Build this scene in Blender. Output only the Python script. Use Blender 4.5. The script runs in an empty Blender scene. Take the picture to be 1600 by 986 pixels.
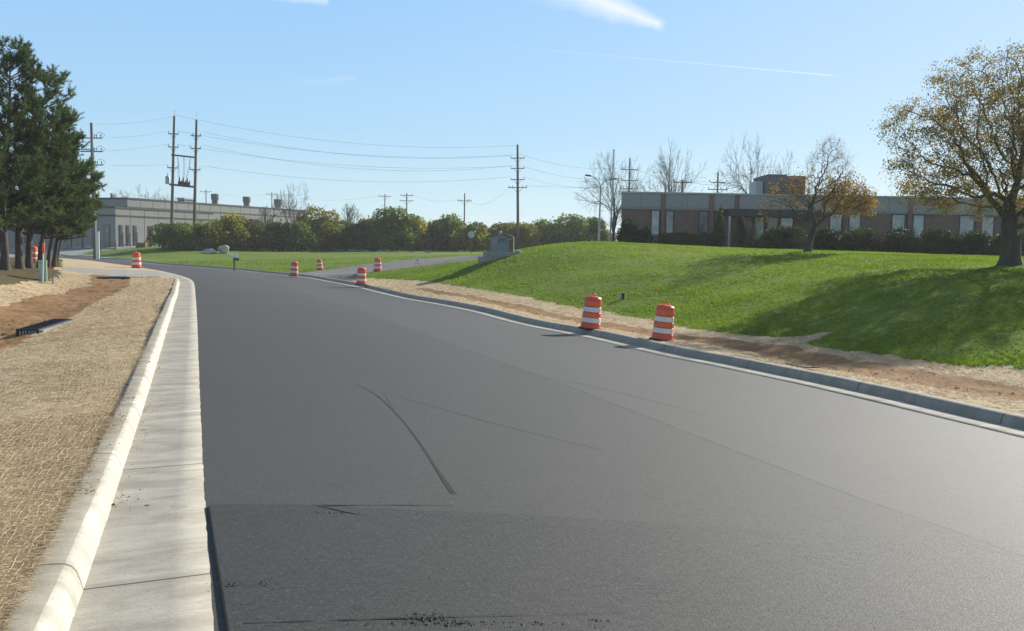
import bpy, math, random
import numpy as np
from mathutils import Vector, Matrix, kdtree
random.seed(7); rng = np.random.default_rng(7)
sc = bpy.context.scene
COL = sc.collection
R = math.radians
# ------------------------------------------------------------------ camera
F_PX, CU, CV = 1400.0, 800.0, 493.0
EYE = 1.6
PITCH = math.atan(108.0/1400.0); ROLL = R(1.0)
Fv = np.array([0, math.cos(PITCH), -math.sin(PITCH)])
R0 = np.array([1.0, 0, 0]); U0 = np.array([0, math.sin(PITCH), math.cos(PITCH)])
Rv = math.cos(ROLL)*R0 + math.sin(ROLL)*U0
Uv = math.cos(ROLL)*U0 - math.sin(ROLL)*R0
cam = bpy.data.cameras.new('camera'); camo = bpy.data.objects.new('camera', cam); COL.objects.link(camo)
cam.sensor_width = 36; cam.lens = 36*F_PX/1600; cam.clip_start = 0.05; cam.clip_end = 3000
camo.matrix_world = Matrix(((Rv[0], Uv[0], -Fv[0], 0), (Rv[1], Uv[1], -Fv[1], 0), (Rv[2], Uv[2], -Fv[2], EYE), (0, 0, 0, 1)))
sc.camera = camo
# ------------------------------------------------------------------ light
SUN_AZ, SUN_EL = 42.0, 26.5        # azimuth clockwise from +Y
sdir = Vector((math.sin(R(SUN_AZ))*math.cos(R(SUN_EL)), math.cos(R(SUN_AZ))*math.cos(R(SUN_EL)), math.sin(R(SUN_EL))))
sl = bpy.data.lights.new('sun', 'SUN'); slo = bpy.data.objects.new('sun', sl); COL.objects.link(slo)
sl.energy = 5.0; sl.angle = R(0.53); sl.color = (1.0, 0.95, 0.85)
slo.rotation_euler = sdir.to_track_quat('Z', 'Y').to_euler(); slo.location = (0, 0, 60)
sc.view_settings.view_transform = 'Standard'; sc.view_settings.look = 'None'
sc.view_settings.gamma = 1; sc.view_settings.exposure = 0.43
SKY_STRENGTH = 0.094

def raydir(u, v):
    d = Fv + (u-CU)/F_PX*Rv - (v-CV)/F_PX*Uv
    return d
def at(u, v, depth):                      # image point at a distance along +Y
    d = raydir(u, v); return np.array([0, 0, EYE]) + d*(depth/d[1])

class NT:
    def __init__(s, tree): s.t = tree; s.n = tree.nodes; s.l = tree.links
    def node(s, typ, ins=None, **kw):
        nd = s.n.new(typ)
        for k, v in kw.items(): setattr(nd, k, v)
        for k, v in (ins or {}).items():
            if isinstance(v, bpy.types.NodeSocket): s.l.new(v, nd.inputs[k])
            else: nd.inputs[k].default_value = v
        return nd
    def math(s, op, a, b=0.0, clamp=False):
        return s.node('ShaderNodeMath', {0: a, 1: b}, operation=op, use_clamp=clamp).outputs[0]
    def mix(s, f, a, b, blend='MIX'):
        nd = s.n.new('ShaderNodeMix'); nd.data_type = 'RGBA'; nd.blend_type = blend
        for k, v in ((0, f), (6, a), (7, b)):
            if isinstance(v, bpy.types.NodeSocket): s.l.new(v, nd.inputs[k])
            else: nd.inputs[k].default_value = v if k == 0 else (*v[:3], 1)
        return nd.outputs[2]
    def remap(s, x, a, b, c=0.0, d=1.0):
        return s.node('ShaderNodeMapRange', {0: x, 1: a, 2: b, 3: c, 4: d}).outputs[0]
    def noise(s, vec, scale, detail=3, rough=0.55, dist=0.0):
        return s.node('ShaderNodeTexNoise', {'Vector': vec, 'Scale': scale, 'Detail': detail, 'Roughness': rough, 'Distortion': dist}).outputs[0]
    def scale(s, vec, x, y, z):
        return s.node('ShaderNodeVectorMath', {0: vec, 1: (x, y, z)}, operation='MULTIPLY').outputs[0]

# ------------------------------------------------------------------ sky
w = bpy.data.worlds.new('World'); sc.world = w; w.use_nodes = True
t = NT(w.node_tree); w.node_tree.nodes.clear()
sky = t.node('ShaderNodeTexSky', sky_type='NISHITA', sun_disc=False, sun_elevation=R(SUN_EL), sun_rotation=R(SUN_AZ),
             altitude=200, air_density=1.0, dust_density=0.5, ozone_density=1.3)
gen = t.node('ShaderNodeTexCoord').outputs['Generated']
dirn = t.node('ShaderNodeVectorMath', {0: gen}, operation='NORMALIZE').outputs[0]
def unit(v): v = np.array(v, float); return v/np.linalg.norm(v)
def seg_mask(p1, p2, w1, w2, soft, feather, noise_amt=0.0, nscale=30):
    """a streak high in the air between two view directions; half widths w1..w2 in radians"""
    a = unit(raydir(*p1)); b = unit(raydir(*p2)); n = unit(np.cross(a, b)); e = unit(b - a)
    L = float(np.dot(b-a, e)); a0 = float(np.dot(a, e))
    dn = t.node('ShaderNodeVectorMath', {0: dirn, 1: tuple(n)}, operation='DOT_PRODUCT').outputs['Value']
    de = t.node('ShaderNodeVectorMath', {0: dirn, 1: tuple(e)}, operation='DOT_PRODUCT').outputs['Value']
    front = t.node('ShaderNodeVectorMath', {0: dirn, 1: tuple(unit(a+b))}, operation='DOT_PRODUCT').outputs['Value']
    tt = t.math('DIVIDE', t.math('SUBTRACT', de, a0), L)
    dist = t.math('ABSOLUTE', dn)
    if noise_amt:
        nz = t.noise(dirn, nscale, 5, 0.6)
        dist = t.math('ADD', dist, t.math('MULTIPLY', t.math('SUBTRACT', nz, 0.5), noise_amt))
    hw = t.remap(tt, 0, 1, w1, w2)
    m = t.remap(t.math('DIVIDE', dist, hw), 1.0, 1.0-soft, 0, 1)
    m = t.math('MULTIPLY', m, t.remap(tt, -feather, feather, 0, 1))
    m = t.math('MULTIPLY', m, t.remap(tt, 1.0, 0.93, 0, 1))
    m = t.math('MULTIPLY', m, t.math('GREATER_THAN', front, 0.5))
    return m
m1 = t.math('MULTIPLY', seg_mask((985, 90), (1318, 119.5), 0.0006, 0.0012, 0.8, 0.9), 0.5)
m2 = t.math('MULTIPLY', seg_mask((860, -26), (1040, 42), 0.026, 0.008, 1.0, 0.5, 0.016, 26), 0.85)
#m2b = t.math('MULTIPLY', seg_mask((985, -30), (1040, 44), 0.013, 0.002, 1.0, 0.3, 0.005, 22), 0.75)
m3 = t.math('MULTIPLY', seg_mask((445, -2), (515, 2), 0.005, 0.006, 1.0, 0.5, 0.006, 25), 0.45)
m4 = t.math('MULTIPLY', seg_mask((480, 128), (560, 121), 0.004, 0.004, 1.0, 0.5, 0.004, 30), 0.14)
allm = t.math('MAXIMUM', t.math('MAXIMUM', m1, m2), t.math('MAXIMUM', m3, m4))
sx = t.node('ShaderNodeSeparateXYZ', {0: dirn}).outputs
ramp = t.node('ShaderNodeValToRGB', {0: t.math('MAXIMUM', sx[2], 0.0)}); cr = ramp.color_ramp
cr.elements[0].position = 0.0; cr.elements[0].color = (5.0, 6.6, 7.3, 1)
cr.elements[1].position = 1.0; cr.elements[1].color = (1.2, 1.55, 2.1, 1)
for p_, c_ in ((0.05, (4.4, 6.3, 7.4)), (0.12, (3.4, 5.6, 7.6)), (0.26, (2.65, 4.95, 7.9)), (0.42, (1.8, 2.8, 4.3))):
    e_ = cr.elements.new(p_); e_.color = (*c_, 1)
sund = t.node('ShaderNodeVectorMath', {0: dirn, 1: tuple(sdir)}, operation='DOT_PRODUCT').outputs['Value']
glow = t.remap(sund, 0.55, 1.0, 0.0, 1.0)
grad = t.mix(t.math('MULTIPLY', t.math('POWER', t.math('MAXIMUM', glow, 0.0), 1.8), 0.22), ramp.outputs[0], (8.0, 8.4, 8.6))
tint = t.mix(0.88, sky.outputs[0], grad)
skyc = t.mix(allm, tint, (7.6, 8.0, 8.3))
bg = t.node('ShaderNodeBackground', {'Color': skyc, 'Strength': SKY_STRENGTH})
t.l.new(bg.outputs[0], t.node('ShaderNodeOutputWorld').inputs[0])

# ------------------------------------------------------------------ helpers
def tag(o, label=None, cat=None, group=None, kind=None):
    if label: o['label'] = label
    if cat: o['category'] = cat
    if group: o['group'] = group
    if kind: o['kind'] = kind
    return o
def thing(name, label, cat, loc=(0, 0, 0), rotz=0.0, group=None):
    o = bpy.data.objects.new(name, None); COL.objects.link(o); o.empty_display_size = 0.2
    o.location = [float(x) for x in loc]; o.rotation_euler = (0, 0, rotz)
    return tag(o, label, cat, group)
def mesh_np(name, verts, faces, mat=None, parent=None, smooth=False, rnd=None, attrs=None, mats=None, midx=None, uv=None):
    """faces: (N,3) or (N,4) array"""
    me = bpy.data.meshes.new(name)
    verts = np.asarray(verts, np.float32); faces = np.asarray(faces, np.int32); k = faces.shape[1]
    me.vertices.add(len(verts)); me.vertices.foreach_set('co', verts.ravel())
    me.loops.add(faces.size); me.loops.foreach_set('vertex_index', faces.ravel())
    me.polygons.add(len(faces)); me.polygons.foreach_set('loop_start', np.arange(0, faces.size, k, dtype=np.int32))
    me.polygons.foreach_set('use_smooth', np.full(len(faces), smooth))
    for m in (mats or ([mat] if mat else [])): me.materials.append(m)
    if midx is not None: me.polygons.foreach_set('material_index', np.asarray(midx, np.int32))
    if rnd is not None:
        a = me.attributes.new('rnd', 'FLOAT', 'POINT'); a.data.foreach_set('value', np.asarray(rnd, np.float32))
    for kx, vx in (attrs or {}).items():
        a = me.attributes.new(kx, 'FLOAT', 'POINT'); a.data.foreach_set('value', np.asarray(vx, np.float32))
    if uv is not None:
        l = me.uv_layers.new(name='UVMap'); l.data.foreach_set('uv', np.asarray(uv, np.float32)[faces.ravel()].ravel())
    me.update(calc_edges=True)
    o = bpy.data.objects.new(name, me); COL.objects.link(o)
    if parent: o.parent = parent
    return o
class MB:
    def __init__(s): s.v = []; s.f = []
    def add(s, vs, fs):
        b = len(s.v); s.v += [tuple(map(float, x)) for x in vs]; s.f += [tuple(i+b for i in f) for f in fs]; return s
    def box(s, c, d, rz=0.0, M=None, taper=1.0):
        x, y, z = d[0]/2, d[1]/2, d[2]/2
        vs = [Vector((sx*x*(taper if sz > 0 else 1), sy*y*(taper if sz > 0 else 1), sz*z)) for sz in (-1, 1) for sx, sy in ((-1, -1), (1, -1), (1, 1), (-1, 1))]
        m = Matrix.Translation(Vector([float(q) for q in c])) @ (M.to_4x4() if M else Matrix.Rotation(rz, 4, 'Z'))
        return s.add([m @ p for p in vs], [(3, 2, 1, 0), (4, 5, 6, 7), (0, 1, 5, 4), (1, 2, 6, 5), (2, 3, 7, 6), (3, 0, 4, 7)])
    def bx(s, x0, x1, y0, y1, z0, z1): return s.box(((x0+x1)/2, (y0+y1)/2, (z0+z1)/2), (x1-x0, y1-y0, z1-z0))
    def tube(s, pts, r, n=8, cap=True):
        pts = [Vector([float(q) for q in p]) for p in pts]; rs = r if hasattr(r, '__len__') else [r]*len(pts)
        vs = []; up = None
        for i, p in enumerate(pts):
            d = (pts[min(i+1, len(pts)-1)] - pts[max(i-1, 0)]).normalized()
            if up is None: up = Vector((0, 0, 1)) if abs(d.z) < 0.9 else Vector((1, 0, 0))
            a = d.cross(up).normalized(); b = a.cross(d).normalized(); up = b
            for k in range(n):
                th = 2*math.pi*k/n; vs.append(p + (a*math.cos(th)+b*math.sin(th))*rs[i])
        fs = [(i*n+k, i*n+(k+1) % n, (i+1)*n+(k+1) % n, (i+1)*n+k) for i in range(len(pts)-1) for k in range(n)]
        if cap: fs += [tuple(range(n-1, -1, -1)), tuple((len(pts)-1)*n+k for k in range(n))]
        return s.add(vs, fs)
    def lathe(s, prof, n=28, c=(0, 0, 0)):
        vs = [(c[0]+r*math.cos(2*math.pi*k/n), c[1]+r*math.sin(2*math.pi*k/n), c[2]+z) for r, z in prof for k in range(n)]
        fs = [(i*n+k, i*n+(k+1) % n, (i+1)*n+(k+1) % n, (i+1)*n+k) for i in range(len(prof)-1) for k in range(n)]
        if prof[0][0] > 0.001: fs.append(tuple(range(n-1, -1, -1)))
        if prof[-1][0] > 0.001: fs.append(tuple((len(prof)-1)*n+k for k in range(n)))
        return s.add(vs, fs)
    def prism(s, outline, y0, y1):        # outline in x,z ; extruded along y
        n = len(outline); vs = [(x, y0, z) for x, z in outline] + [(x, y1, z) for x, z in outline]
        return s.add(vs, [tuple(range(n)), tuple(range(2*n-1, n-1, -1))] + [((i+1) % n, i, i+n, (i+1) % n+n) for i in range(n)])
    def build(s, name, mat, parent=None, smooth=False, bevel=0.0):
        me = bpy.data.meshes.new(name); me.from_pydata(s.v, [], s.f); me.materials.append(mat)
        if smooth: me.polygons.foreach_set('use_smooth', [True]*len(me.polygons))
        me.update(); o = bpy.data.objects.new(name, me); COL.objects.link(o)
        if parent: o.parent = parent
        if smooth:
            try: me.set_sharp_from_angle(angle=R(38))
            except Exception: pass
        if bevel:
            m = o.modifiers.new('bevel', 'BEVEL'); m.width = bevel; m.segments = 2; m.limit_method = 'ANGLE'
        return o
def copy_tree(o, parent=None):
    c = o.copy(); COL.objects.link(c); c.parent = parent
    for ch in list(o.children): copy_tree(ch, c)
    return c

# ------------------------------------------------------------------ materials
def mat_new(name):
    m = bpy.data.materials.new(name); m.use_nodes = True; m.node_tree.nodes.clear(); return m, NT(m.node_tree)
def finish(tn, bsdf): tn.l.new(bsdf, tn.node('ShaderNodeOutputMaterial').inputs[0])
def simple(name, col, rough=0.7, var=0.12, nscale=4.0, metal=0.0, bump=0.0, bscale=40, spec=0.5, dirt=None, stretch=(1, 1, 1)):
    m, tn = mat_new(name)
    oc = tn.node('ShaderNodeTexCoord').outputs['Object']
    v = tn.scale(oc, *stretch)
    n1 = tn.noise(v, nscale, 5, 0.6); n2 = tn.noise(v, nscale*7, 3, 0.6)
    nn = tn.math('ADD', tn.math('MULTIPLY', n1, 0.65), tn.math('MULTIPLY', n2, 0.35))
    f = tn.remap(nn, 0.32, 0.68, 0, 1)
    c = tn.mix(f, [max(0, x*(1-var)) for x in col], [x*(1+var) for x in col])
    if dirt:
        c = tn.mix(tn.math('MULTIPLY', tn.remap(tn.noise(v, nscale*2.3, 6, 0.7), 0.5, 0.7), 0.6), c, dirt)
    ins = {'Base Color': c, 'Roughness': tn.remap(n2, 0.3, 0.7, max(0.02, rough-0.08), min(1, rough+0.08)), 'Metallic': metal, 'Specular IOR Level': spec}
    if bump: ins['Normal'] = tn.node('ShaderNodeBump', {'Height': tn.noise(v, bscale, 4, 0.6), 'Distance': bump, 'Strength': 0.8}).outputs[0]
    finish(tn, tn.node('ShaderNodeBsdfPrincipled', ins).outputs[0]); return m
def leafmat(name, c0, c1, c2=None, transl=0.35, rough=0.6):
    m, tn = mat_new(name)
    r = tn.node('ShaderNodeAttribute', attribute_name='rnd').outputs['Fac']
    c = tn.mix(tn.remap(r, 0, 0.6 if c2 else 1.0), c0, c1)
    if c2: c = tn.mix(tn.remap(r, 0.6, 1.0), c, c2)
    p = tn.node('ShaderNodeBsdfPrincipled', {'Base Color': c, 'Roughness': rough, 'Specular IOR Level': 0.3}).outputs[0]
    tr = tn.node('ShaderNodeBsdfTranslucent', {'Color': tn.mix(0.5, c, (1.0, 1.0, 0.35), 'MULTIPLY')}).outputs[0]
    mx = tn.node('ShaderNodeMixShader', {0: transl, 1: p, 2: tr}).outputs[0]
    finish(tn, mx); return m
#@@TERRAIN
# ------------------------------------------------------------------ terrain height field
def P(u, v, depth, off=0.0):
    p = at(u, v, depth); return (p[0], p[1], p[2]-off)
Lpx = [(334, 986, 4.13), (320, 790, 6.5), (313, 640, 10.7), (310, 560, 15.5), (308, 500, 22.8), (306, 470, 30.5), (304, 447, 40),
       (300, 438, 46), (282, 431, 50), (262, 426, 54), (237, 421, 58), (207, 417, 64), (150, 409, 78), (95, 404, 90), (10, 396, 108)]
Rpx = [(1600, 686, 12.0), (1300, 613, 15.8), (1055, 561, 20.2), (880, 522, 25.1), (750, 492, 31.5), (639, 469, 39.1), (558, 449.6, 49), (500, 438.5, 57), (444, 430, 65),
       (368, 422, 73), (300, 417, 79), (240, 413.2, 85), (150, 406, 98), (95, 402.3, 108), (10, 394.5, 124)]
Lw = [np.array(P(*p)) for p in Lpx]; Rw = [np.array(P(*p)) for p in Rpx]
hd = np.array([-0.334, 0.943, 0.0])
Lw = [Lw[0] - hd*k + np.array([0, 0, 0.046*k]) for k in (22, 12, 5)] + Lw + [Lw[-1] + np.array([-17, 12, 0.1])*k for k in (1, 3)]
hr = np.array([-0.30, 0.954, 0.0])
Rw = [Rw[0] - hr*k + np.array([0, 0, 0.02*k]) for k in (28, 16, 7)] + Rw + [Rw[-1] + np.array([-17, 12, 0.1])*k for k in (1, 3)]
CP = [tuple(p) for p in Lw] + [tuple(p) for p in Rw]
nL = np.array([-0.943, -0.334])          # outward (left) normal
K = 0.13
for s in (2, 6, 10, 16, 23, 31, 41):
    i = [p[1] for p in Lw]; yy = s*0.943
    base = np.array([np.interp(yy, i, [p[0] for p in Lw]), yy]); z = np.interp(yy, i, [p[2] for p in Lw])
    for n, dz in ((0.9, 0.0), (2.2, -0.06), (3.7, -0.33), (4.7, -0.45), (5.8, -0.33), (6.7, -0.02), (8.2, 0.62), (13, 0.9)):
        q = base + nL*n; CP.append((q[0], q[1], z + dz))
nR = np.array([0.92, 0.39])
for yy in (2, 6, 12, 16, 20, 25, 32, 40, 48):
    i = [p[1] for p in Rw]
    base = np.array([np.interp(yy, i, [p[0] for p in Rw]), yy]); z = np.interp(yy, i, [p[2] for p in Rw])
    for n, dz in ((0.9, 0.0), (1.7, -0.04), (3.0, -0.2), (5.5, -0.03)) if yy < 36 else ((0.9, 0.0),):
        q = base + nR*n; CP.append((q[0], q[1], z + dz))
for p in [(1578, 415, 36), (1262, 393, 48), (933, 379, 60), (933, 384.5, 50), (870, 381, 57), (870, 390, 48), (820, 389, 54), (757, 409, 51), (1100, 386.5, 60), (1100, 391.5, 50), (1420, 400, 45),
          (1300, 460, 30), (1100, 450, 36), (900, 430, 41), (750, 430, 47), (1550, 470, 25.5), (1600, 520, 21.5), (1250, 430, 36), (1000, 400, 46),
          (735, 401, 85), (600, 391.5, 120), (740, 393, 120), (400, 391, 115), (300, 389, 108), (470, 391, 118), (500, 422, 80), (590, 424, 70), (600, 403, 92), (652, 413, 66),
          (540, 413, 84), (460, 405, 92), (360, 402, 95), (200, 398, 100), (262, 385, 108), (160, 394, 105), (60, 392, 120), (180, 385, 122), (840, 388, 70), (680, 424, 58)]:
    CP.append(P(*p, off=K))
for x, y, z in [(7, 61.5, 1.85), (14, 61.5, 1.75), (22, 60.5, 1.55), (34, 60, 1.4), (45, 50, 1.3), (10, 80, 1.2), (30, 90, 1.2), (60, 90, 1.2), (40, 25, 0.9), (30, 12, 0.3), (25, -8, 0.4), (0, 130, 0.75), (40, 130, 1.0), (-60, 128, 0.6), (-80, 120, 0.5),
                (-30, 125, 0.7), (-45, 170, 0.6), (0, 250, 0.6), (-150, 250, 0.6), (150, 250, 0.8), (0, 800, 0.6), (-500, 600, 0.6), (500, 600, 0.6), (-60, 60, 0.3), (-60, 20, 0.6), (-40, -5, 0.6), (120, 60, 1.1)]:
    CP.append((x, y, z-K))
CP = np.array(CP, float)
def warp(x, y):
    r = np.clip(np.hypot(x, y+1.0), 2.0, 900); a = np.clip(np.arctan2(x, y+1.0), -1.75, 1.75); return a*1.25, np.log(r)
def phi(a, b, A, B):
    d2 = (a[:, None]-A[None])**2 + (b[:, None]-B[None])**2
    return 0.5*d2*np.log(d2+1e-12)
cA, cB = warp(CP[:, 0], CP[:, 1])
n_ = len(CP); Kx = phi(cA, cB, cA, cB) + np.eye(n_)*2e-3
Px = np.stack([np.ones(n_), cA, cB], 1)
M_ = np.block([[Kx, Px], [Px.T, np.zeros((3, 3))]])
W_ = np.linalg.solve(M_, np.concatenate([CP[:, 2], np.zeros(3)]))
def T(x, y):
    x = np.atleast_1d(np.asarray(x, float)); y = np.atleast_1d(np.asarray(y, float)); out = np.empty(x.shape)
    for s in range(0, len(x), 20000):
        a, b = warp(x[s:s+20000], y[s:s+20000])
        out[s:s+20000] = phi(a, b, cA, cB) @ W_[:n_] + W_[n_] + W_[n_+1]*a + W_[n_+2]*b
    return out
def G(x, y): return float(T(x, y)[0]) + K          # ground level outside the kerbs
DD = np.geomspace(2.0, 500, 1200)
def hit(u, v, off=K):
    d = raydir(u, v); d = d/d[1]
    xs = d[0]*DD; zs = EYE + d[2]*DD; g = zs - (T(xs, DD) + off)
    k = np.where(g < 0)[0]
    if len(k) == 0 or k[0] == 0: D = 300.0 if len(k) == 0 else 2.0
    else:
        i = k[0]; D = DD[i-1] + (DD[i]-DD[i-1])*g[i-1]/(g[i-1]-g[i])
    return np.array([d[0]*D, D, EYE + d[2]*D])
def spot(u, v, off=K):                              # ground position under an image point
    p = hit(u, v, off); return (p[0], p[1], G(p[0], p[1]))

def smooth_poly(pts, step=0.5):
    pts = np.array([p[:2] for p in pts]); out = []
    for i in range(len(pts)-1):
        p0 = pts[max(i-1, 0)]; p1 = pts[i]; p2 = pts[i+1]; p3 = pts[min(i+2, len(pts)-1)]
        n = max(2, int(np.linalg.norm(p2-p1)/step)); tt = np.linspace(0, 1, n, endpoint=False)[:, None]
        out.append(0.5*((2*p1)+(-p0+p2)*tt+(2*p0-5*p1+4*p2-p3)*tt**2+(-p0+3*p1-3*p2+p3)*tt**3))
    out = np.vstack(out + [pts[-1:]])
    k = np.array([1, 2, 3, 2, 1])/9.0                # light smoothing
    for _ in range(3):
        o2 = out.copy()
        for c in range(2): o2[2:-2, c] = np.convolve(out[:, c], k, 'valid')
        out = o2
    seg = np.r_[0, np.cumsum(np.linalg.norm(np.diff(out, axis=0), axis=1))]
    s = np.arange(0, seg[-1], step)
    return np.stack([np.interp(s, seg, out[:, 0]), np.interp(s, seg, out[:, 1])], 1), s
def normals(c):
    d = np.gradient(c, axis=0); d /= np.linalg.norm(d, axis=1)[:, None]; return np.stack([-d[:, 1], d[:, 0]], 1)   # left normal
Lc, Ls = smooth_poly(Lw); Rc, Rs = smooth_poly(Rw)
Ln, Rn = normals(Lc), -normals(Rc)                   # outward normals
def offset(c, n, d): return c + n*d
Lo = offset(Lc, Ln, 0.855); Ro = offset(Rc, Rn, 0.80)
def inside(x, y, poly):
    x = x[:, None]; y = y[:, None]; a = poly; b = np.roll(poly, -1, 0)
    res = np.zeros(x.shape[0], bool)
    for s in range(0, x.shape[0], 20000):
        X, Y = x[s:s+20000], y[s:s+20000]
        c = ((a[:, 1] > Y) != (b[:, 1] > Y)) & (X < (b[:, 0]-a[:, 0])*(Y-a[:, 1])/(b[:, 1]-a[:, 1]+1e-12)+a[:, 0])
        res[s:s+20000] = c.sum(1) % 2 == 1
    return res
def near(x, y, poly, closed=True):
    a = poly; b = np.roll(poly, -1, 0)
    if not closed: a, b = a[:-1], b[:-1]
    ab = b-a; L2 = (ab**2).sum(1)+1e-12; D = np.empty(len(x)); Q = np.empty((len(x), 2))
    for s in range(0, len(x), 8000):
        X, Y = x[s:s+8000, None], y[s:s+8000, None]
        tt = np.clip(((X-a[:, 0])*ab[:, 0]+(Y-a[:, 1])*ab[:, 1])/L2, 0, 1)
        qx, qy = a[:, 0]+tt*ab[:, 0], a[:, 1]+tt*ab[:, 1]; d = np.hypot(X-qx, Y-qy); k = d.argmin(1); ii = np.arange(len(k))
        D[s:s+8000] = d[ii, k]; Q[s:s+8000, 0] = qx[ii, k]; Q[s:s+8000, 1] = qy[ii, k]
    return D, Q
def sdist(x, y, poly):                                # negative inside
    D, _ = near(x, y, poly); return np.where(inside(x, y, poly), -D, D)
corridor = np.vstack([Lo, Ro[::-1]])

# ---- regions of the verge, outlined where they lie on the ground
def reg(pts): return np.array([hit(u, v)[:2] for u, v in pts])
def offp(c, n, d, s0, s1): return offset(c, n, d)[s0:s1]
iL = lambda y: int(np.argmin(abs(Lc[:, 1]-y) + 5*(Lc[:, 0] > 8)))
iR = lambda y: int(np.argmin(abs(Rc[:, 1]-y)))
ditch_r = [(205, 434), (201, 445), (165, 465), (107, 496), (51, 530), (0, 549)]
ditch_l = [(142, 429), (139, 447), (111, 451.5), (62, 461.6), (0, 482)]
dr, dl = reg(ditch_r), reg(ditch_l)
back = np.array([0.334, -0.943])
dr_ext = np.vstack([dr, [dr[-1]+back*k for k in (6, 14, 30)]]); dl_ext = np.vstack([dl, [dl[-1]+back*k for k in (6, 14, 40)]])
POLY = {}
soilL = np.vstack([dr_ext, dl_ext[::-1]])
str_up = reg([(97, 419), (93, 428), (72, 441), (45, 437), (0, 449)]); str_up = np.vstack([str_up, [str_up[-1]+back*k for k in (6, 14, 40)]])
j0, j1 = 0, iL(46.5)
strawL = np.vstack([offset(Lc, Ln, 0.6)[j0:j1], dr_ext])
strawU = np.vstack([dl_ext, str_up[::-1]])
walk = reg([(97, 417.8), (160, 420), (240, 423.3), (276, 428.5)]); walk = np.vstack([walk, [offset(Lc, Ln, 0.7)[iL(48.5)]], reg([(275, 433.2), (240, 432.3), (205, 432.6), (145, 428.6), (97, 422)])])
strawF = reg([(97, 417.8), (160, 420), (240, 423.3), (272, 427)]); kf = [k for k in range(len(Lc)) if 49.5 < Lc[k, 1] < 93]
strawF = np.vstack([strawF, offset(Lc, Ln, 0.6)[kf], reg([(96, 405.5)])])
mulch = np.vstack([str_up, [str_up[-1]+np.array([-30, 0])], reg([(0, 399), (60, 406), (98, 411), (101, 415)])])
# right-hand strip
s_soil_u = [(1075, 525), (1244, 542), (1337, 562.5), (1450, 579), (1600, 604)]
s_soil_d = [(1000, 523), (1150, 545.6), (1262, 570), (1375, 592.5), (1600, 626)]
su, sd = reg(s_soil_u), reg(s_soil_d); fr = np.array([0.30, -0.954])
su2 = reg([(977, 508), (880, 491.5), (760, 467), (660, 450)]); sd2 = reg([(640, 451), (760, 474.5), (880, 499), (960, 515)])
soilR = np.vstack([su2[::-1], su, [su[-1]+fr*k for k in (6, 30)], [sd[-1]+fr*k for k in (30, 6)], sd[::-1], sd2[::-1]])
lawn_e = reg([(573, 434), (615, 436.6), (680, 441.5), (780, 458), (880, 476.5), (955, 488.5), (1015, 500), (1094, 515.6), (1210, 529), (1307, 519), (1255, 538), (1337, 549), (1487, 570), (1600, 574)])
kk = offset(Rc, Rn, 0.6)
strawR = np.vstack([lawn_e, [lawn_e[-1]+fr*k for k in (6, 30)], kk[2:iR(54)]])
pit = np.vstack([kk[iR(53):iR(63)], reg([(470, 430.5), (510, 430), (555, 428), (566, 433)])])
drive = reg([(444, 427), (500, 422.5), (560, 414.5), (620, 407.5), (680, 403), (740, 399.3), (775, 400.5), (752, 404.5), (700, 410.5), (650, 417), (600, 423.5), (556, 428.3), (510, 430), (470, 430.5), (447, 429)])
lot = reg([(-60, 405), (60, 401), (100, 401.5), (142, 392.5), (200, 389), (262, 384)]); lot = np.vstack([lot, [(-48, 150), (-46, 240), (-230, 240), (-230, 120)]])
verge_far = reg([(-60, 402), (60, 399), (97, 398), (128, 402), (93, 403)])
REG = [('straw', [strawL, strawU, strawF, strawR], 0.10), ('soil', [soilL, soilR], 0.14), ('pit', [pit], 0.1), ('mulch', [mulch], 0.5), ('walk', [walk], 0.02), ('drive', [drive], 0.08), ('lot', [lot], 0.1)]
RNAME = {'straw': 'straw_matting', 'soil': 'bare_soil', 'pit': 'excavated_ground', 'mulch': 'pine_bed', 'walk': 'sidewalk', 'drive': 'driveway', 'lot': 'parking_lot'}
wav = [(rng.normal(0, 1, 2), rng.uniform(0, 6.3)) for _ in range(40)]
def wob(x, y, lam):
    s = np.zeros(len(x))
    for (d, p) in wav[:14]: s += np.sin((x*d[0]+y*d[1])*6.283/lam+p)
    return s/14**0.5
def masks(x, y):
    out = {}
    xw = x+0.10*wob(x, y, 1.3)+0.05*wob(y, x, 0.37); yw = y+0.10*wob(y, -x, 1.3)+0.05*wob(-x, y, 0.41)
    for nm, polys, wd in REG:
        m = np.zeros(len(x))
        for pl in polys:
            b0, b1 = pl.min(0)-1.5, pl.max(0)+1.5
            k = np.where((x > b0[0]) & (x < b1[0]) & (y > b0[1]) & (y < b1[1]))[0]
            if len(k) == 0: continue
            sdv = sdist(xw[k], yw[k], pl) if nm in ('straw', 'soil', 'mulch') else sdist(x[k], y[k], pl)
            if nm == 'walk': out['straw'][k] = np.maximum(out['straw'][k], np.clip(1.3-abs(sdv)*2.2, 0, 1))
            ww = wd + 0.002*np.hypot(x[k], y[k])
            m[k] = np.maximum(m[k], np.clip(0.5-sdv/(2*ww), 0, 1))
        out[nm] = m
    return out
az = np.r_[np.arange(-180, -42, 6.0), np.arange(-40, 40.01, 0.15), np.arange(42, 180, 6.0)]*math.pi/180
rr = np.r_[0.5, 1.2, 2.0, 2.6, np.geomspace(3.2, 150, 560), np.geomspace(158, 1400, 40)]
A2, R2 = np.meshgrid(az, rr, indexing='ij')
gx, gy = (R2*np.sin(A2)), (R2*np.cos(A2)); sh = gx.shape
ins = inside(gx.ravel(), gy.ravel(), corridor).reshape(sh)
outn = np.zeros(sh, bool)
for da in (-1, 0, 1):
    for dr_ in (-1, 0, 1):
        q = np.roll(~ins, da, 0)
        if dr_: q = np.roll(q, dr_, 1); q[:, 0 if dr_ == 1 else -1] = False
        outn |= q
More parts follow.
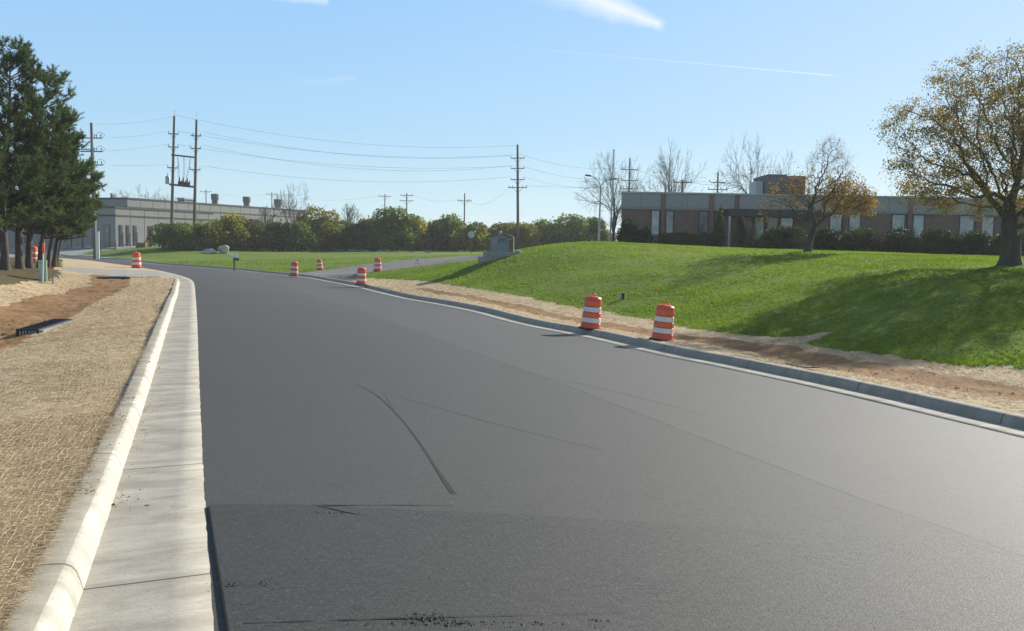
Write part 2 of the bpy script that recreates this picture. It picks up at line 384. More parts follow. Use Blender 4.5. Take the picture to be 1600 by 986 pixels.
edge = ins & outn
ek = np.where(edge.ravel())[0]
_, Q = near(gx.ravel()[ek], gy.ravel()[ek], corridor)
gxf, gyf = gx.ravel().copy(), gy.ravel().copy(); gxf[ek], gyf[ek] = Q[:, 0], Q[:, 1]
dead = (ins & ~edge).ravel()
gz = T(gxf, gyf) + K
mk = masks(gxf, gyf)
soft = np.clip(mk['straw']+mk['soil']+mk['mulch'], 0, 1)*(1-np.clip(mk['walk']+mk['drive']+mk['lot'], 0, 1))
dkerb = near(gxf, gyf, corridor)[0] if False else None
gz += 0.010*wob(gxf, gyf, 3.0)*(0.4+soft) + soft*(0.008*wob(gyf, gxf, 0.9) + 0.005*wob(gxf, -gyf, 0.23)) + mk['soil']*(0.018*wob(gxf, gyf, 1.7) + 0.010*rng.normal(0, 1, len(gxf)))
gz[ek] = T(gxf[ek], gyf[ek]) + K - 0.012
gz -= 0.22*mk['pit']*(~edge.ravel())
ni, nj = sh; idx = np.arange(ni*nj).reshape(sh)
a = idx; b = np.roll(idx, -1, 0)
quads = np.stack([a[:, :-1], a[:, 1:], b[:, 1:], b[:, :-1]], -1).reshape(-1, 4)
quads = quads[~dead[quads].any(1)]
gverts = np.stack([gxf, gyf, gz], 1)

# ground material ----------------------------------------------------
m_ground, t = mat_new('ground_cover')
geo = t.node('ShaderNodeNewGeometry').outputs['Position']
A = lambda n: t.node('ShaderNodeAttribute', attribute_name='m_'+n).outputs['Fac']
nb = t.noise(geo, 0.25, 4); nm_ = t.noise(geo, 2.2, 5, 0.65); nf = t.noise(geo, 22, 5, 0.7); nff = t.noise(geo, 90, 4, 0.7)
def m_edge(n, amt=0.5, nz=None):
    return t.remap(t.math('ADD', A(n), t.math('MULTIPLY', t.math('SUBTRACT', nz if nz is not None else nf, 0.5), amt)), 0.42, 0.58)
lawn = t.mix(t.remap(nm_, 0.3, 0.7), (0.105, 0.165, 0.017), (0.165, 0.245, 0.028))
lawn = t.mix(t.remap(nb, 0.35, 0.65), lawn, t.mix(0.5, lawn, (0.21, 0.26, 0.04)))
lawn = t.mix(t.remap(nf, 0.35, 0.7, 0, 0.55), lawn, (0.06, 0.10, 0.014))
wave = t.node('ShaderNodeTexWave', {'Vector': t.node('ShaderNodeVectorRotate', {'Vector': geo, 'Angle': R(-15)}, rotation_type='Z_AXIS').outputs[0], 'Scale': 0.35, 'Distortion': 2.0, 'Detail': 2.0, 'Detail Scale': 1.5}, wave_type='BANDS', bands_direction='Y').outputs[0]
lawn = t.mix(t.math('MULTIPLY', wave, 0.22), lawn, (0.20, 0.275, 0.036))
dry = t.remap(t.noise(geo, 0.8, 5, 0.7), 0.56, 0.70, 0, 0.45); lawn = t.mix(dry, lawn, (0.25, 0.24, 0.07))
rot = t.node('ShaderNodeVectorRotate', {'Vector': geo, 'Angle': R(-19.5)}, rotation_type='Z_AXIS').outputs[0]
fib = t.noise(t.scale(rot, 14, 70, 14), 1.0, 5, 0.75, 0.6); fib2 = t.noise(t.scale(rot, 90, 20, 20), 1.0, 4, 0.7, 0.8)
fibm = t.math('ADD', t.math('MULTIPLY', fib, 0.6), t.math('MULTIPLY', fib2, 0.4))
straw = t.mix(t.remap(fibm, 0.38, 0.62), (0.31, 0.225, 0.13), (0.70, 0.55, 0.36))
straw = t.mix(t.remap(nm_, 0.5, 0.75, 0, 0.5), straw, (0.42, 0.33, 0.20))
straw = t.mix(t.remap(nb, 0.4, 0.7, 0, 0.3), straw, (0.64, 0.51, 0.33))
soil = t.mix(t.remap(nm_, 0.3, 0.7), (0.22, 0.115, 0.050), (0.36, 0.21, 0.10))
soil = t.mix(t.remap(nf, 0.45, 0.75, 0, 0.6), soil, (0.36, 0.235, 0.125))
soil = t.mix(t.remap(t.noise(geo, 6, 6, 0.75), 0.52, 0.64, 0, 0.65), soil, (0.11, 0.06, 0.03)); soil = t.mix(t.remap(t.noise(geo, 1.2, 5, 0.7), 0.52, 0.68, 0, 0.6), soil, (0.42, 0.29, 0.165))
mul = t.mix(t.remap(nf, 0.35, 0.65), (0.055, 0.038, 0.020), (0.17, 0.125, 0.062))
mul = t.mix(t.remap(nm_, 0.5, 0.66, 0, 0.75), mul, (0.065, 0.080, 0.022))
pit_shaded = t.mix(t.remap(nf, 0.3, 0.7), (0.05, 0.045, 0.037), (0.12, 0.10, 0.08))  # dug ground, darkened to paint in the shadow of the cut asphalt edge
conc = t.mix(t.remap(nm_, 0.3, 0.7), (0.30, 0.28, 0.245), (0.42, 0.40, 0.36))
drv = t.mix(t.remap(nf, 0.3, 0.7), (0.15, 0.145, 0.14), (0.22, 0.215, 0.205))
crack = t.node('ShaderNodeTexVoronoi', {'Vector': geo, 'Scale': 0.35}, feature='DISTANCE_TO_EDGE').outputs['Distance']
drv = t.mix(t.remap(crack, 0.0, 0.02, 0.6, 0), drv, (0.04, 0.04, 0.04))
lotc = t.mix(t.remap(nm_, 0.3, 0.7), (0.27, 0.26, 0.24), (0.36, 0.345, 0.32))
c = t.mix(m_edge('mulch', 0.9, nm_), lawn, mul)
c = t.mix(m_edge('straw', 0.7), c, straw)
c = t.mix(m_edge('soil', 0.8), c, soil)
c = t.mix(m_edge('pit', 0.4), c, pit_shaded)
c = t.mix(m_edge('lot', 0.1), c, lotc); c = t.mix(m_edge('drive', 0.15), c, drv); c = t.mix(m_edge('walk', 0.05), c, conc)
hgt = t.math('ADD', t.math('MULTIPLY', nf, 0.6), t.math('MULTIPLY', fibm, t.math('MULTIPLY', A('straw'), 0.7)))
hgt = t.math('ADD', hgt, t.math('MULTIPLY', nff, 0.25))
pav = t.math('MAXIMUM', A('walk'), t.math('MAXIMUM', A('lot'), A('drive')))
bmp = t.node('ShaderNodeBump', {'Height': hgt, 'Strength': t.remap(pav, 0, 1, 0.9, 0.12), 'Distance': 0.03}).outputs[0]
finish(t, t.node('ShaderNodeBsdfPrincipled', {'Base Color': c, 'Roughness': 0.92, 'Specular IOR Level': 0.15, 'Normal': bmp}).outputs[0])
# one sheet, split by what covers it
order = ['straw', 'soil', 'pit', 'mulch', 'lot', 'drive', 'walk']
lab = np.zeros(len(gverts), int)
for k, nm in enumerate(order): lab[mk[nm] > 0.5] = k+1
flab = lab[quads[:, 0]]
for k in range(8):
    fq = quads[flab == k]
    if not len(fq): continue
    used, inv = np.unique(fq.ravel(), return_inverse=True)
    nm = 'lawn' if k == 0 else RNAME[order[k-1]]
    o = mesh_np(nm, gverts[used], inv.reshape(-1, 4), m_ground, smooth=True, attrs={'m_'+n: mk[n][used] for n in mk})
    tag(o, kind='structure')

# ---- road -----------------------------------------------------------
def resample(c, n, p=1.0):
    seg = np.r_[0, np.cumsum(np.linalg.norm(np.diff(c, axis=0), axis=1))]; s = np.linspace(0, seg[-1], n)
    return np.stack([np.interp(s, seg, c[:, 0]), np.interp(s, seg, c[:, 1])], 1)
NR = 520; ncr = 40
La, Ra = resample(Lc, NR), resample(Rc, NR)
fr_ = np.linspace(0, 1, ncr+1)
SEAM = 0.525
rv = La[:, None]*(1-fr_[None, :, None]) + Ra[:, None]*fr_[None, :, None]
rx, ry = rv[..., 0].ravel(), rv[..., 1].ravel()
def road_z(x, y, f): return T(x, y) + 0.03*4*f*(1-f)
ff = np.tile(fr_, NR); rz = road_z(rx, ry, ff) + 0.006 + 0.0025*wob(rx, ry, 5.0)
ix = np.arange(NR*(ncr+1)).reshape(NR, ncr+1)
rq = np.stack([ix[:-1, :-1], ix[:-1, 1:], ix[1:, 1:], ix[1:, :-1]], -1).reshape(-1, 4)
def asphalt(name, coarse):
 m_, t = mat_new(name)
 geo = t.node('ShaderNodeNewGeometry').outputs['Position']
 ac = t.node('ShaderNodeAttribute', attribute_name='across').outputs['Fac']
 vor = t.node('ShaderNodeTexVoronoi', {'Vector': geo, 'Scale': 130.0}).outputs
 sp = t.noise(geo, 110-35*coarse, 4, 0.8); big = t.noise(t.scale(geo, 1, 0.35, 1), 0.35, 4, 0.6); mid = t.noise(geo, 3.0, 5, 0.65)
 c = t.mix(t.remap(sp, 0.36, 0.64), (0.021, 0.0205, 0.0195), (0.092, 0.090, 0.085))
 c = t.mix(t.remap(big, 0.35, 0.65, 0, 0.35), c, (0.064, 0.060, 0.054))
 scr = t.noise(t.node('ShaderNodeVectorRotate', {'Vector': t.scale(geo, 1, 1, 1), 'Angle': R(8)}, rotation_type='Z_AXIS').outputs[0], 1.0, 1)
 drg = t.math('ADD', t.noise(t.scale(geo, 10, 42, 1), 1.0, 4, 0.7), t.math('MULTIPLY', t.math('SUBTRACT', t.noise(geo, 1.1, 4, 0.6), 0.5), 0.35))
 near_y = t.remap(t.node('ShaderNodeSeparateXYZ', {0: geo}).outputs[1], 4.0, 8.5, 1.0, 0.15)
 c = t.mix(t.math('MULTIPLY', t.remap(drg, 0.56, 0.66), t.math('MULTIPLY', near_y, 1.0)), c, (0.014, 0.014, 0.013))
 sp3 = t.noise(geo, 38, 4, 0.8); c = t.mix(t.remap(sp3, 0.58-0.04*coarse, 0.68-0.04*coarse, 0, 0.6+0.3*coarse), c, (0.013, 0.0125, 0.012)); c = t.mix(t.math('MULTIPLY', t.remap(t.math('ADD', ac, t.math('MULTIPLY', t.math('SUBTRACT', mid, 0.5), 0.25)), 0.14, 0.40, 1, 0.12), 0.42*coarse), c, (0.012, 0.012, 0.012)); c = t.mix(t.remap(sp3, 0.42, 0.32, 0, 0.7), c, (0.15, 0.145, 0.135))
 vw = t.node('ShaderNodeTexVoronoi', {'Vector': geo, 'Scale': 60.0}).outputs; c = t.mix(t.remap(vw['Distance'], 0.10, 0.05, 0, 0.8), c, (0.22, 0.21, 0.19))
 c = t.mix(t.remap(mid, 0.62, 0.75, 0, 0.5), c, (0.032, 0.032, 0.032))
 wx = t.math('ADD', ac, t.math('MULTIPLY', t.math('SUBTRACT', t.noise(geo, 0.4, 3), 0.5), 0.015))
 rside = t.remap(wx, SEAM-0.0015, SEAM+0.0015)
 c = t.mix(t.math('MULTIPLY', rside, 0.28), c, (0.10, 0.098, 0.092))
 seam = t.math('MULTIPLY', t.remap(t.math('ABSOLUTE', t.math('SUBTRACT', wx, SEAM)), 0.0028, 0.0006), t.remap(mid, 0.35, 0.55, 0.2, 0.9))
 c = t.mix(seam, c, (0.015, 0.015, 0.015))
 hgt = t.math('ADD', t.math('MULTIPLY', vor['Distance'], 0.8), t.math('MULTIPLY', sp, 0.8))
 bmp = t.node('ShaderNodeBump', {'Height': hgt, 'Strength': 0.5, 'Distance': 0.004}).outputs[0]
 finish(t, t.node('ShaderNodeBsdfPrincipled', {'Base Color': c, 'Roughness': t.remap(sp, 0.3, 0.7, 0.82, 0.64), 'Specular IOR Level': 0.45, 'Normal': bmp}).outputs[0])
 return m_
m_asph = asphalt('asphalt', 0.0); m_asph2 = asphalt('asphalt_coarse', 1.0)
o = mesh_np('road', np.stack([rx, ry, rz], 1), rq, m_asph, smooth=True, attrs={'across': ff}); tag(o, kind='structure')
# fresh upper lift of asphalt nearest the camera, its edge left a hand's width short of the gutter
m_tack = simple('tack_coat', (0.022, 0.022, 0.021), 0.55, 0.3, 20, bump=0.004, bscale=60)
yy0 = hit(330, 793, 0.006)[1]
rows = np.linspace(-6, yy0, 90); fx = np.linspace(0, 1, 28)**1.3
up, ua = [], []
for y in rows:
    xl = np.interp(y, Lc[:, 1], Lc[:, 0]); xr = np.interp(y, Rc[:, 1], Rc[:, 0])
    xl0 = xl + 0.035 + 0.05*np.clip((yy0-y)/3.0, 0, 1.2)
    for f in fx:
        x = xl0 + (xr-0.5-xl0)*f; fa = (x-xl)/(xr-xl)
        up.append((x, y, 0)); ua.append(fa)
up = np.array(up); ua = np.array(ua)
lift = 0.022*np.clip(1-ua*1.6, 0.0, 1)+0.005
tz = road_z(up[:, 0], up[:, 1], ua) + 0.006 + 0.0025*wob(up[:, 0], up[:, 1], 5.0)
top = up.copy(); top[:, 2] = tz + lift
n0, n1 = len(rows), len(fx); ix = np.arange(n0*n1).reshape(n0, n1)
uq = np.stack([ix[:-1, :-1], ix[:-1, 1:], ix[1:, 1:], ix[1:, :-1]], -1).reshape(-1, 4)
vs = [top]; fs = [uq]; base = len(top)
for line in (ix[:, 0], ix[-1, :]):                   # little skirts down to the older layer
    low = top[line].copy(); low[:, 2] = tz[line] - 0.004
    if line is ix[:, 0] or len(line) == n0: low[:, 0] -= 0.012
    vs.append(low); k = np.arange(len(line)-1)
    fs.append(np.stack([line[:-1], line[1:], base+k+1, base+k], -1)); base += len(line)
vv = np.vstack(vs); fall = np.vstack(fs); mi = np.zeros(len(fall), int); mi[len(uq):] = 1
o = mesh_np('road_overlay', vv, fall, mats=[m_asph2, m_tack], midx=mi, smooth=False, attrs={'across': np.concatenate([ua, np.zeros(base-len(top))])}); tag(o, kind='structure')
def ribbon(name, px, width, mat, lab_, cat, lift=0.0025, steps=14, jit=0.1):
    pts = [hit(u, v, 0.0) for u, v in px]; c, s = smooth_poly(pts, 0.12); n = normals(c)
    wd = np.interp(np.linspace(0, 1, len(c)), np.linspace(0, 1, len(width)), width)*(1+jit*rng.normal(0, 1, len(c)))
    a = c+n*wd[:, None]/2; b = c-n*wd[:, None]/2; v = np.empty((len(c)*2, 3)); v[0::2, :2] = a; v[1::2, :2] = b
    xl = np.interp(v[:, 1], Lc[:, 1], Lc[:, 0]); xr = np.interp(v[:, 1], Rc[:, 1], Rc[:, 0]); fa = (v[:, 0]-xl)/(xr-xl)
    v[:, 2] = road_z(v[:, 0], v[:, 1], fa) + 0.006 + 0.0025*wob(v[:, 0], v[:, 1], 5.0) + lift
    k = np.arange(len(c)-1)*2; f = np.stack([k, k+1, k+3, k+2], 1)
    return tag(mesh_np(name, v, f, mat), lab_, cat, kind='structure')
m_tar = simple('tar', (0.020, 0.020, 0.020), 0.95, 0.3, 30)
m_tar2 = simple('rolled_joint', (0.042, 0.041, 0.039), 0.95, 0.3, 30)
ribbon('road_scrape', [(556, 603), (585, 618), (620, 650), (655, 695), (690, 750), (712, 781)], [0.006, 0.020, 0.022, 0.022, 0.024, 0.045], m_tar, None, None)
ribbon('road_joint', [(327, 793.5), (430, 793.5), (540, 793.5), (640, 794), (720, 795)], [0.03, 0.03, 0.02, 0.012, 0.004], m_tar, None, None, lift=0.0045, jit=0.3)
ribbon('road_scrape', [(600, 618), (613, 640), (622, 655)], [0.012, 0.012], m_tar2, None, None)
ribbon('road_joint', [(590, 613), (680, 640), (780, 668), (950, 711)], [0.004, 0.009, 0.005], m_tar2, None, None)
ribbon('road_joint', [(780, 577), (880, 598), (1000, 625), (1110, 655)], [0.006, 0.012, 0.006], m_tar2, None, None)
# ---- gutters and kerbs ------------------------------------------------
def strip(name, c, n, s, prof, mat, zb, sub=1):
    """prof: (outward offset, height) ; swept along the curve"""
    rows = []
    for d, h in prof:
        p = offset(c, n, d); rows.append(np.stack([p[:, 0], p[:, 1], zb + h], 1))
    v = np.stack(rows, 1).reshape(-1, 3); m = len(prof); ix = np.arange(len(c)*m).reshape(len(c), m)
    q = np.stack([ix[:-1, :-1], ix[1:, :-1], ix[1:, 1:], ix[:-1, 1:]], -1).reshape(-1, 4)
    dd = np.r_[0, np.cumsum([math.hypot(prof[i+1][0]-prof[i][0], prof[i+1][1]-prof[i][1]) for i in range(m-1)])]
    uv = np.stack([np.repeat(s, m), np.tile(dd, len(c))], 1)
    if name == 'right': q = q[:, ::-1]
    return v, q, uv
def concmat(name, base, dark, dirty=0.5, joint=3.05, bd=0.010):
    m, t = mat_new(name)
    uv = t.node('ShaderNodeUVMap').outputs[0]; geo = t.node('ShaderNodeNewGeometry').outputs['Position']
    sep = t.node('ShaderNodeSeparateXYZ', {0: uv}).outputs
    tr = t.noise(t.scale(uv, 3.2, 0.9, 1), 1.0, 5, 0.7, 0.3); tr2 = t.noise(t.scale(uv, 22, 3, 1), 1.0, 4, 0.7); sp = t.noise(geo, 35, 5, 0.7)
    mid = t.noise(geo, 2.5, 5, 0.65)
    c = t.mix(t.remap(tr, 0.38, 0.62), dark, base)
    c = t.mix(t.remap(tr2, 0.45, 0.75, 0, 0.4), c, [x*0.72 for x in base])
    c = t.mix(t.remap(mid, 0.5, 0.72, 0, dirty), c, (0.27, 0.215, 0.15))
    c = t.mix(t.remap(sp, 0.63, 0.70, 0, 0.75), c, (0.12, 0.095, 0.07))
    c = t.mix(t.remap(t.noise(t.scale(geo, 12, 30, 12), 1.0, 4, 0.7), 0.68, 0.74, 0, 0.8), c, (0.10, 0.075, 0.05))
    jd = t.math('ABSOLUTE', t.math('SUBTRACT', t.math('MODULO', sep[0], joint), joint/2))
    jm = t.remap(jd, 0.011, 0.005, 0, 0.85)
    c = t.mix(jm, c, (0.07, 0.06, 0.05))
    h = t.math('ADD', t.math('MULTIPLY', tr2, 0.5), t.math('MULTIPLY', sp, 0.5)); h = t.math('SUBTRACT', h, t.math('MULTIPLY', jm, 1.5))
    b = t.node('ShaderNodeBump', {'Height': h, 'Strength': 0.7, 'Distance': bd}).outputs[0]
    finish(t, t.node('ShaderNodeBsdfPrincipled', {'Base Color': c, 'Roughness': 0.85, 'Specular IOR Level': 0.25, 'Normal': b}).outputs[0]); return m
m_gut = concmat('gutter_concrete', (0.48, 0.45, 0.385), (0.32, 0.295, 0.25), 0.55)
m_kerb = concmat('kerb_concrete', (0.46, 0.415, 0.33), (0.33, 0.29, 0.225), 0.7)
m_kface_lit = concmat('kerb_face_concrete_sunlit', (0.64, 0.61, 0.53), (0.40, 0.375, 0.31), 0.15, bd=0.013)  # sunlit brightness of the road-facing side put into the concrete colour
m_kerbR = concmat('kerb_concrete_grey', (0.40, 0.375, 0.32), (0.29, 0.27, 0.235), 0.3)
for side, c0, n0_ in (('left', Lc, Ln), ('right', Rc, Rn)):
    seg = np.r_[0, np.cumsum(np.linalg.norm(np.diff(c0, axis=0), axis=1))]; s = np.arange(0, seg[-1], 0.12)
    c = np.stack([np.interp(s, seg, c0[:, 0]), np.interp(s, seg, c0[:, 1])], 1); n = np.stack([np.interp(s, seg, n0_[:, 0]), np.interp(s, seg, n0_[:, 1])], 1)
    zb = T(c[:, 0], c[:, 1]) + 0.003
    FLX = 0.055 if side == 'left' else 0.0
    if side == 'left':                                # kerb drops where the walk crosses
        i0 = iL(48.5); cc = Lc[i0]; dd = np.hypot(c[:, 0]-cc[0], c[:, 1]-cc[1]); lowf = 1-0.0*np.clip(1-dd/2.5, 0, 1)
    g1 = rng.normal(0, 0.004, len(c))
    nzk = 0.0010*np.interp(s, np.arange(0, s[-1]+1, 0.3), rng.normal(0, 1, len(np.arange(0, s[-1]+1, 0.3))))
    v, q, uv = strip(side, c, n, s, [(-0.012, -0.04), (0.0, 0.008), (0.2, 0.002), (0.4, -0.004), (0.60+FLX, -0.010)], m_gut, zb)
    v[1::5, :2] += (n*g1[:, None]*0.8)
    tag(mesh_np('gutter', v, q, m_gut, smooth=True, uv=uv), kind='structure')
    prof = [(0.595, -0.012), (0.610, 0.045), (0.628, 0.095), (0.655, 0.128), (0.685, 0.142), (0.74, 0.147), (0.80, 0.147), (0.845, 0.142), (0.855, 0.05), (0.856, -0.1)]
    prof = [(a_+FLX, b_) for a_, b_ in prof]
    v, q, uv = strip(side, c, n, s, prof, m_kerb, zb)
    v = v.reshape(len(c), -1, 3)
    rough = rng.normal(0, 0.0012, v.shape[:2]); rough[:, 1:4] *= 1.4; rough[:, -2:] = 0
    v[..., :2] += n[:, None]*(rough + nzk[:, None])[..., None]; v[..., 2] += rough*0.4
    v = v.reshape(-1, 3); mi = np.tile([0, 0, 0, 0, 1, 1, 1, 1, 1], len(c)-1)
    mats_ = [m_kface_lit, m_kerb] if side == 'left' else [m_kerbR, m_kerbR]
    tag(mesh_np('kerb', v, q, mats=mats_, midx=mi, smooth=True, uv=uv), kind='structure')
#@@OBJECTS
# ------------------------------------------------------------------ vegetation tools
def rand_unit(n):
    v = rng.normal(0, 1, (n, 3)); return v/np.linalg.norm(v, axis=1)[:, None]
def leaf_mesh(name, pts, size, mat, parent, rnd=None, aspect=0.6, up=0.0, label_=None):
    n = len(pts); nrm = rand_unit(n); nrm[:, 2] += up; nrm /= np.linalg.norm(nrm, axis=1)[:, None]
    a = np.cross(nrm, rand_unit(n)); a /= np.linalg.norm(a, axis=1)[:, None]; b = np.cross(nrm, a)
    size = np.broadcast_to(size, (n,)); A_ = a*size[:, None]/2; B_ = b*size[:, None]/2*aspect
    bend = nrm*size[:, None]*0.12
    v = np.stack([pts-A_, pts-B_+bend, pts+A_, pts+B_+bend], 1).reshape(-1, 3)
    f = np.arange(4*n).reshape(n, 4)
    rnd = rng.random(n) if rnd is None else rnd
    return mesh_np(name, v, f, mat, parent, rnd=np.repeat(rnd, 4))
def seg_mesh(name, p0, p1, r0, r1, mat, parent, k=5):
    p0, p1 = np.asarray(p0, float), np.asarray(p1, float); r0, r1 = np.asarray(r0, float), np.asarray(r1, float)
    d = p1-p0; L = np.linalg.norm(d, axis=1)[:, None]+1e-9; d = d/L
    ref = np.where(np.abs(d[:, 2:3]) < 0.9, [[0, 0, 1.0]], [[1.0, 0, 0]])
    a = np.cross(d, ref); a /= np.linalg.norm(a, axis=1)[:, None]; b = np.cross(d, a)
    p1 = p1 + d*(r1[:, None]*0.6)
    th = np.arange(k)*2*np.pi/k; c_, s_ = np.cos(th), np.sin(th)
    ring = a[:, None]*c_[None, :, None]+b[:, None]*s_[None, :, None]
    v = np.concatenate([p0[:, None]+ring*r0[:, None, None], p1[:, None]+ring*r1[:, None, None]], 1)
    n = len(p0); base = (np.arange(n)*2*k)[:, None]; i = np.arange(k)[None]
    f = np.stack([base+i, base+(i+1) % k, base+k+(i+1) % k, base+k+i], -1).reshape(-1, 4)
    return mesh_np(name, v.reshape(-1, 3), f, mat, parent, smooth=True)
def colonize(attr, trunk, step=0.35, infl=3.0, kill=0.6, iters=90, wig=0.15, up=0.05):
    nodes = [Vector(p) for p in trunk]; par = [-1]+list(range(len(trunk)-1)); attr = [Vector(a) for a in attr]
    for it in range(iters):
        kd = kdtree.KDTree(len(nodes)); [kd.insert(p, i) for i, p in enumerate(nodes)]; kd.balance()
        acc = {}; keep = []
        for a in attr:
            co, i, d = kd.find(a)
            if d < kill: continue
            keep.append(a)
            if d < infl: acc.setdefault(i, Vector((0, 0, 0))); acc[i] += (a-co).normalized()
        attr = keep
        if not acc: break
        for i, v in acc.items():
            v = v.normalized() + Vector((random.gauss(0, wig), random.gauss(0, wig), random.gauss(0, wig)+up))
            nodes.append(nodes[i] + v.normalized()*step); par.append(i)
    n = len(nodes); cnt = np.zeros(n); ch = [0]*n
    for p in par[1:]: ch[p] += 1
    w_ = np.array([1.0 if c == 0 else 0.0 for c in ch])
    for i in range(n-1, 0, -1): w_[par[i]] += w_[i]
    return np.array([tuple(p) for p in nodes]), np.array(par), w_, np.array(ch)
def make_tree(root, nodes, par, w_, ch, rtrunk, mat, expo=0.5, rtwig=0.01, twigs=3, twl=0.5, droop=0.0, k=6, twig_part='twigs', split=True):
    rad = rtwig + (rtrunk-rtwig)*((w_-1)/(w_.max()-1))**expo
    i = np.arange(1, len(nodes)); p = par[1:]
    r1 = rad[i]; r0 = np.minimum(rad[p], r1*1.35+0.002)
    thick = w_[i] > max(3, 0.012*w_.max())
    first = i < 6; r0[first] = rad[p][first]
    ntrunk_flare = 1
    if thick.any(): seg_mesh('trunk', nodes[p[thick]], nodes[i[thick]], r0[thick], r1[thick], mat, root, k)
    P0, P1, Q0, Q1 = [nodes[p[~thick]]], [nodes[i[~thick]]], [r0[~thick]], [r1[~thick]]
    tips = np.where((w_ <= 2) & (np.arange(len(w_)) > 5))[0]
    for _ in range(twigs):
        d = nodes[tips]-nodes[np.maximum(par[tips], 0)]; d /= np.linalg.norm(d, axis=1)[:, None]+1e-9
        e = d + rng.normal(0, 0.55, d.shape); e[:, 2] -= droop; e /= np.linalg.norm(e, axis=1)[:, None]
        L = twl*rng.uniform(0.4, 1.0, len(tips))[:, None]; m = nodes[tips]+e*L*0.5
        e2 = e + rng.normal(0, 0.35, d.shape); e2[:, 2] -= droop
        P0 += [nodes[tips], m]; P1 += [m, m+e2*L*0.5]; Q0 += [np.full(len(tips), rtwig*0.8), np.full(len(tips), rtwig*0.6)]; Q1 += [np.full(len(tips), rtwig*0.6), np.full(len(tips), rtwig*0.35)]
    seg_mesh(twig_part, np.vstack(P0), np.vstack(P1), np.concatenate(Q0), np.concatenate(Q1), mat, root, 3)
    return np.vstack(P1[1:]) if len(P1) > 1 else nodes[tips]
def crown_pts(n, c, rad, lumps=7, shell=0.35, low=None):
    pts = []
    while len(pts) < n:
        q = rng.normal(0, 1, 3); q /= np.linalg.norm(q); q *= rng.uniform(shell, 1)**0.6
        p = np.array(c)+q*np.array(rad)
        if low is not None and p[2] < low: continue
        pts.append(p)
    return np.array(pts)
m_barkd = simple('bark_dark', (0.075, 0.060, 0.045), 0.95, 0.4, 6, bump=0.02, bscale=25, stretch=(1, 1, 0.25))
m_barkp = simple('bark_pine', (0.085, 0.062, 0.048), 0.95, 0.45, 6, bump=0.03, bscale=14, stretch=(1, 1, 0.3))
m_barkg = simple('bark_grey', (0.15, 0.13, 0.11), 0.95, 0.3, 6, bump=0.01, bscale=25)
m_needle = leafmat('pine_needles', (0.050, 0.085, 0.026), (0.095, 0.15, 0.044), (0.17, 0.22, 0.07), 0.35)
m_shrub = leafmat('shrub_leaves', (0.085, 0.13, 0.024), (0.18, 0.25, 0.04), (0.34, 0.38, 0.07), 0.55)
m_shruby = leafmat('shrub_leaves_yellowing', (0.15, 0.165, 0.03), (0.29, 0.28, 0.045), (0.48, 0.42, 0.06), 0.6)
m_shrubd = leafmat('shrub_leaves_dark', (0.034, 0.050, 0.016), (0.060, 0.085, 0.026), (0.10, 0.12, 0.035), 0.3); m_shrubm = leafmat('shrub_leaves_mid', (0.065, 0.09, 0.024), (0.12, 0.16, 0.035), (0.20, 0.23, 0.05), 0.5)
m_shrubb = leafmat('shrub_leaves_brown', (0.12, 0.11, 0.04), (0.20, 0.19, 0.06), (0.28, 0.24, 0.075), 0.5)
m_locust = leafmat('locust_leaves', (0.15, 0.125, 0.035), (0.30, 0.215, 0.045), (0.52, 0.34, 0.05), 0.6)
m_crab = leafmat('crabapple_leaves', (0.16, 0.095, 0.03), (0.32, 0.20, 0.045), (0.50, 0.32, 0.055), 0.5)
m_grass = leafmat('grass_blades', (0.13, 0.205, 0.018), (0.19, 0.29, 0.026), (0.27, 0.34, 0.05), 0.6, 0.7)
# ---- grass ---------------------------------------------------------------
def scatter(n, azr, r0, r1, reg_test):
    a = rng.uniform(-azr, azr, n); r = np.exp(rng.uniform(math.log(r0), math.log(r1), n)); x, y = r*np.sin(a), r*np.cos(a)
    k = ~inside(x, y, corridor); x, y = x[k], y[k]; m = masks(x, y); k = reg_test(m); return x[k], y[k]
tot = lambda m: m['straw']+m['soil']+m['mulch']+m['walk']+m['drive']+m['lot']+m['pit']
x, y = scatter(300000, R(34), 13, 95, lambda m: tot(m)+0.25*rng.random(len(m['soil'])) < 0.62)
n = len(x); z = T(x, y)+K-0.01; r = np.hypot(x, y)
nbl = 3; X = np.repeat(x, nbl)+rng.normal(0, 0.02, n*nbl); Y = np.repeat(y, nbl)+rng.normal(0, 0.02, n*nbl); Z = np.repeat(z, nbl); rr_ = np.repeat(r, nbl)
h = rng.uniform(0.035, 0.085, n*nbl)*(1+0.25*np.repeat(wob(x, y, 4.0), nbl)).clip(0.5, 1.6); wdt = np.maximum(0.006, 0.00055*rr_)
th = rng.uniform(0, 6.28, n*nbl); lean = rng.normal(0, 0.035, (n*nbl, 2))
p = np.stack([X, Y, Z], 1); o_ = np.stack([np.cos(th), np.sin(th), 0*th], 1)*wdt[:, None]
v = np.stack([p-o_, p+o_, p+np.stack([lean[:, 0], lean[:, 1], h], 1)], 1).reshape(-1, 3)
tag(mesh_np('grass', v, np.arange(len(v)).reshape(-1, 3), m_grass, rnd=np.repeat(np.repeat((0.45+0.22*wob(x, y, 6.0)+rng.normal(0, 0.18, n)).clip(0, 1), nbl), 3)),
    'short bright green lawn grass on the slope and beyond the road', 'grass', kind='stuff')
